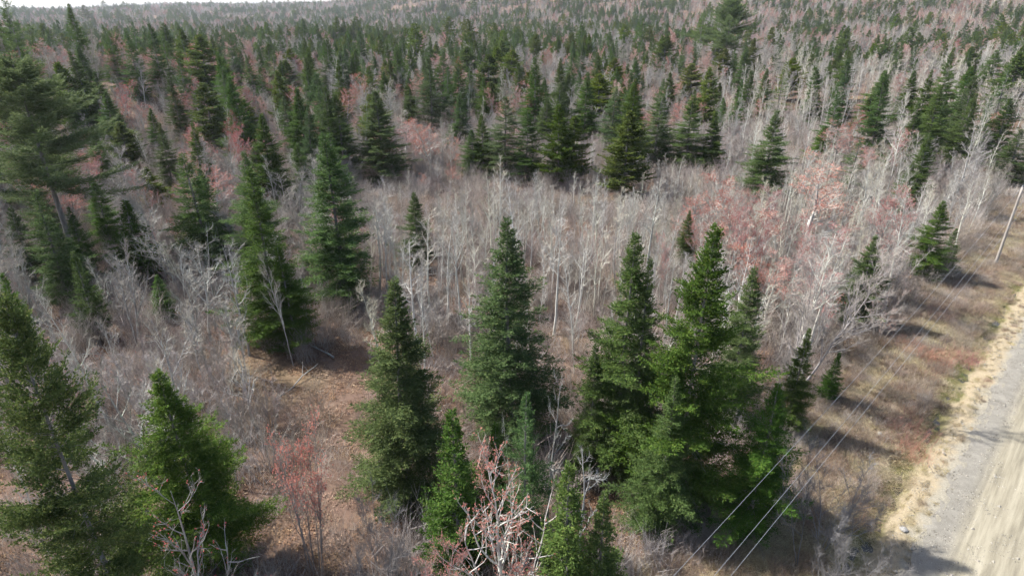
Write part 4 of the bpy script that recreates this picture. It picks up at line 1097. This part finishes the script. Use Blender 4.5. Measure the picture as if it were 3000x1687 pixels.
# ------------------------------------------------------------------ roadside: grass, red shrubs, pole and wires
rg = np.random.default_rng(90)
S, D = np.meshgrid(np.arange(14, 140, .6), np.arange(-10.2, -.3, .6), indexing='ij')
S = (S + rg.uniform(-.33, .33, S.shape)).ravel(); D = (D + rg.uniform(-.33, .33, D.shape)).ravel()
f = fbm(S, D * 1.6, 11, 91); u = rg.random(len(S))
ditch = (D > -3.3) & (D < -1.8)
p_gr = np.where(D < -8.4, .2, np.where(D < -3.3, .5 + 1.0 * f, np.where(ditch, .22, np.where(D < -.9, .72, .3))))
isg = u < p_gr
isw = (~isg) & (u < p_gr + np.where(D < -3.3, .6, np.where(ditch, .06, .08)))
iss = (~isg) & (~isw) & (u < p_gr + .9 * np.where(ditch, .35, np.where(D > -1.8, .12, 0.)))
gx, gy = road_xy(S, D)
sel = isg | isw | iss
idx = np.where(isg, rg.choice(PIDX['grass'], len(S)), np.where(isw, rg.choice(PIDX['weeds'], len(S)), PIDX['greengrass'][0]))[sel]
sc = np.where(D > -1.8, .38, .85)[sel] * rg.uniform(.7, 1.25, sel.sum())
scatter('verge_grass', gx[sel], gy[sel], idx, sc, 'dry tan grass and brown weeds on the verge between wood and road', 'grass', 92, zoff=.02, tilt=.05)

S, D = np.meshgrid(np.arange(18, 75, 1.1), np.arange(-.9, 7.5, 1.1), indexing='ij'); S, D = S.ravel(), D.ravel()
k_ = rg.random(len(S)) < np.where(D < 1.6, .95, .28); gx, gy = road_xy(S[k_] + rg.uniform(-.3, .3, k_.sum()), D[k_] + rg.uniform(-.3, .3, k_.sum()))
vs_, vd_ = rg.uniform(14, 130, 900), rg.uniform(-10, -3.4, 900); kk = fbm(vs_, vd_ * 2, 9, 95) + rg.normal(0, .4, 900) - .3 * (vd_ > -7) > -.05
vx_, vy_ = road_xy(vs_[kk], vd_[kk])
scatter('verge_brush', vx_, vy_, rg.choice(PIDX['brush'], len(vx_)), rg.uniform(.3, .62, len(vx_)), 'low leafless brown brush scattered over the verge', 'brush', 96, tilt=.1)
scatter('loose_gravel', gx, gy, rg.choice(PIDX['pebbles'], len(gx)), rg.uniform(.85, 1.2, len(gx)), 'loose stones on the road edge', 'gravel', 93, zoff=.045, tilt=.0)
red = Geo()
def red_shrub(seed, n=220, size=1.0, h=1.5):
    return brush_patch(seed, n, .5, h, size, None, r=.007, lie=.3, side=3)
RM = [red_shrub(500 + i).mesh('red_shrub_stems', M['red_twig']) for i in range(3)]
for i, (px, py, sc, lab) in enumerate([
    (2440, 780, 1.5, 'low red stemmed shrub on the grass strip nearest the utility pole'),
    (2365, 800, 1.1, 'low red stemmed shrub left of the one nearest the utility pole'),
    (2300, 885, 1.3, 'low dark red shrub at the wood side of the dim puddle'),
    (2425, 895, 1.2, 'low dark red shrub between the dim puddle and the ditch'),
    (2350, 905, 1.2, 'low crimson shrub below the dim puddle'),
    (2285, 1080, 1.4, 'brownish red shrub beside the ditch where two tree shadows cross'),
    (2300, 1130, 1.1, 'brownish red shrub nearest the gravel edge')]):
    x, y = ground_at(px, py)
    root = bpy.data.objects.new('red_shrub', None); COL.objects.link(root)
    root.location = (x, y, float(height(x, y))); root.scale = (sc, sc, .8 * sc ** .5); root.rotation_euler = (0, 0, rnd.uniform(0, 6))
    tag(root, lab, 'shrub', 'red stemmed shrubs on the verge')
    link('stems', RM[i % 3], root)

def plain(name, a, b, scale, rough=.8, stretch=1.0, metal=0.):
    m, nt, out = newmat(name)
    tc = N(nt, 'ShaderNodeTexCoord'); mp = N(nt, 'ShaderNodeMapping', ins={'Scale': (1, 1, stretch)}); nt.links.new(tc.outputs['Object'], mp.inputs[0])
    col = ramp(nt, noise(nt, scale, 5, .6, mp.outputs[0]), [(.3, a), (.7, b)])
    pr = N(nt, 'ShaderNodeBsdfPrincipled', ins={'Roughness': rough, 'Metallic': metal}); nt.links.new(col, pr.inputs['Base Color']); nt.links.new(pr.outputs[0], out.inputs[0])
    return m
M['pole'] = plain('weathered_pole', (.20, .175, .15), (.36, .33, .30), 14, stretch=.08)
M['wire'] = plain('aluminium_wire', (.30, .32, .34), (.44, .46, .48), 30, .45, metal=.6)
M['porcelain'] = plain('insulator', (.42, .43, .44), (.5, .51, .52), 5, .3)
M['steel'] = plain('galvanised_steel', (.3, .31, .32), (.42, .43, .44), 20, .5, metal=.5)

PX, PY = 56.5, 66.3; PZ = float(height(PX, PY)); PH = 9.3
pole = bpy.data.objects.new('utility_pole', None); COL.objects.link(pole); pole.location = (PX, PY, PZ)
tag(pole, 'leaning looking grey wooden utility pole on the grass strip at the right edge', 'utility pole')
g = Geo(); zz = np.linspace(-.3, PH, 9); g.tube(np.stack([zz * .004, zz * 0, zz], -1), np.interp(zz, [0, PH], [.17, .115]), 14); link('shaft', g.mesh('shaft', M['pole'], True), pole)
# arm across the line, carried on the road side
g = Geo()
nx, ny = N2; tx_, ty_ = T2
a0, a1 = -.35, 1.35
def armpt(d, t, z): return [nx * d + tx_ * t, ny * d + ty_ * t, z]
V = np.array([armpt(d, t, z) for d in (a0, a1) for t in (.12, .22) for z in (PH - .62, PH - .5)])
g.add(V, [[0, 1, 3, 2], [4, 6, 7, 5], [0, 4, 5, 1], [2, 3, 7, 6], [0, 2, 6, 4], [1, 5, 7, 3]]); link('crossarm', g.mesh('crossarm', M['pole']), pole)
WD = (0.0, .80, 1.22); WZ = (PH + .22, PH - .34, PH - .34)
for d, z in zip(WD, WZ):
    g = Geo(); b0 = z - .22; t_ = 0 if d == 0 else .17
    c = np.array(armpt(d, t_, 0))
    prof = [(0, .02), (.08, .02), (.09, .055), (.12, .06), (.135, .035), (.15, .055), (.18, .05), (.22, .025)]
    g.tube(np.array([c + [0, 0, b0 + p] for p, _ in prof]), [q for _, q in prof], 10); link('insulator', g.mesh('insulator', M['porcelain'], True), pole)
g = Geo(); g.tube(np.array([armpt(1.05, .17, PH - .6), armpt(.13, .12, PH - 1.25)]), .015, 6); link('brace', g.mesh('brace', M['steel'], True), pole)
LABW = ['thin overhead wire furthest from the road, running to the pole top', 'middle one of the three overhead wires beside the road', 'overhead wire nearest the road of the three']
SAG = .95
for d, z, lab, dn in zip(WD, WZ, LABW, (.15, .2, .25)):
    A = np.array([PX + nx * d, PY + ny * d, PZ + z + .01]); span = 84.
    u = np.linspace(-.35, 1, 60)
    P = A[None] - np.stack([T2[0] * span * u, T2[1] * span * u, 4 * SAG * u * (1 - u) + dn * u], -1)
    g = Geo(); g.tube(P, .0075, 5); tag(link('power_line', g.mesh('power_line', M['wire'], True)), lab, 'wire', 'overhead wires')

def stone(seed, size):
    rng = np.random.default_rng(seed)
    import bmesh
    bm = bmesh.new(); bmesh.ops.create_icosphere(bm, subdivisions=2, radius=size)
    for v in bm.verts:
        n = np.sin(np.array(v.co) * 5 / size + seed).sum() * .06
        v.co = v.co * (1 + n + rng.normal(0, .04)); v.co.z *= .6
    me = bpy.data.meshes.new('stone'); bm.to_mesh(me); bm.free(); me.materials.append(M['stone']); return me
M['stone'] = plain('grey_stone', (.17, .165, .155), (.30, .29, .275), 8)
SM = stone(1, .22)
for px, py, s, lab in ((2274, 1330, 1.0, 'pale grey stone on the grass beside the gravel'), (2215, 1085, .7, 'small stone beside the ditch shadow')):
    x, y = ground_at(px, py); o = link('stone', SM); o.location = (x, y, float(height(x, y)) + .08 * s); o.scale = (s, s, s); o.rotation_euler = (0, 0, px)
    tag(o, lab, 'stone')

for n_, (px, py, L_, az_, r_, lab_) in enumerate(((140, 905, 4.5, .3, .07, 'pale bent fallen limb among the poplars at left'), (840, 905, 3.5, 2.4, .09, 'short fallen log on the leaves by the tall sunlit fir'),
        (690, 1010, 5.0, 1.1, .07, 'grey fallen stem across the brush left of the clearing'), (2105, 1440, 2.2, 2.0, .08, 'short grey log in the shade at the bottom right'), (1530, 1215, 3.6, -.2, .07, 'white fallen limb right of the bright young spruces'))):
    x, y = ground_at(px, py); root = bpy.data.objects.new('fallen_log', None); COL.objects.link(root)
    root.location = (x, y, float(height(x, y)) + r_ * 1.2); root.rotation_euler = (0, -.10 if n_ in (0, 4) else -.03, az_)
    tag(root, lab_, 'log', 'fallen logs')
    rl = np.random.default_rng(600 + n_); p_ = walk(rl, (0, 0, 0), (1, 0, .04), L_, 8, .09, .0); g = Geo(); g.tube(p_, np.linspace(r_, r_ * .35, 9), 8); link('trunk', g.mesh('log_trunk', M['dead_bark'], True), root)
    for b_i in (3, 5, 6):
        g = Geo(); g.tube(walk(rl, p_[b_i], rl.normal(0, .6, 3) + [.6, 0, .6], L_ * rl.uniform(.15, .3), 4, .2, .05), np.linspace(r_ * .4, .008, 5), 5); link('branch', g.mesh('log_branch', M['dead_bark'], True), root)

# ------------------------------------------------------------------ haze
def haze():
    m, nt, out = newmat('haze')
    pv = N(nt, 'ShaderNodeVolumePrincipled', ins={'Color': (.86, .91, 1, 1), 'Density': HAZE, 'Anisotropy': .2})
    nt.links.new(pv.outputs[0], out.inputs['Volume'])
    g = Geo(); a, z0, z1 = 10500, -80, 175
    V = [[sx * a, sy * a, z] for z in (z0, z1) for sx, sy in ((-1, -1), (1, -1), (1, 1), (-1, 1))]
    g.add(V, [[0, 3, 2, 1], [4, 5, 6, 7], [0, 1, 5, 4], [1, 2, 6, 5], [2, 3, 7, 6], [3, 0, 4, 7]])
    tag(link('haze', g.mesh('haze', m)), 'thin pale haze in the air over the wood', 'haze', kind='stuff')
HAZE = 0.00008
haze()
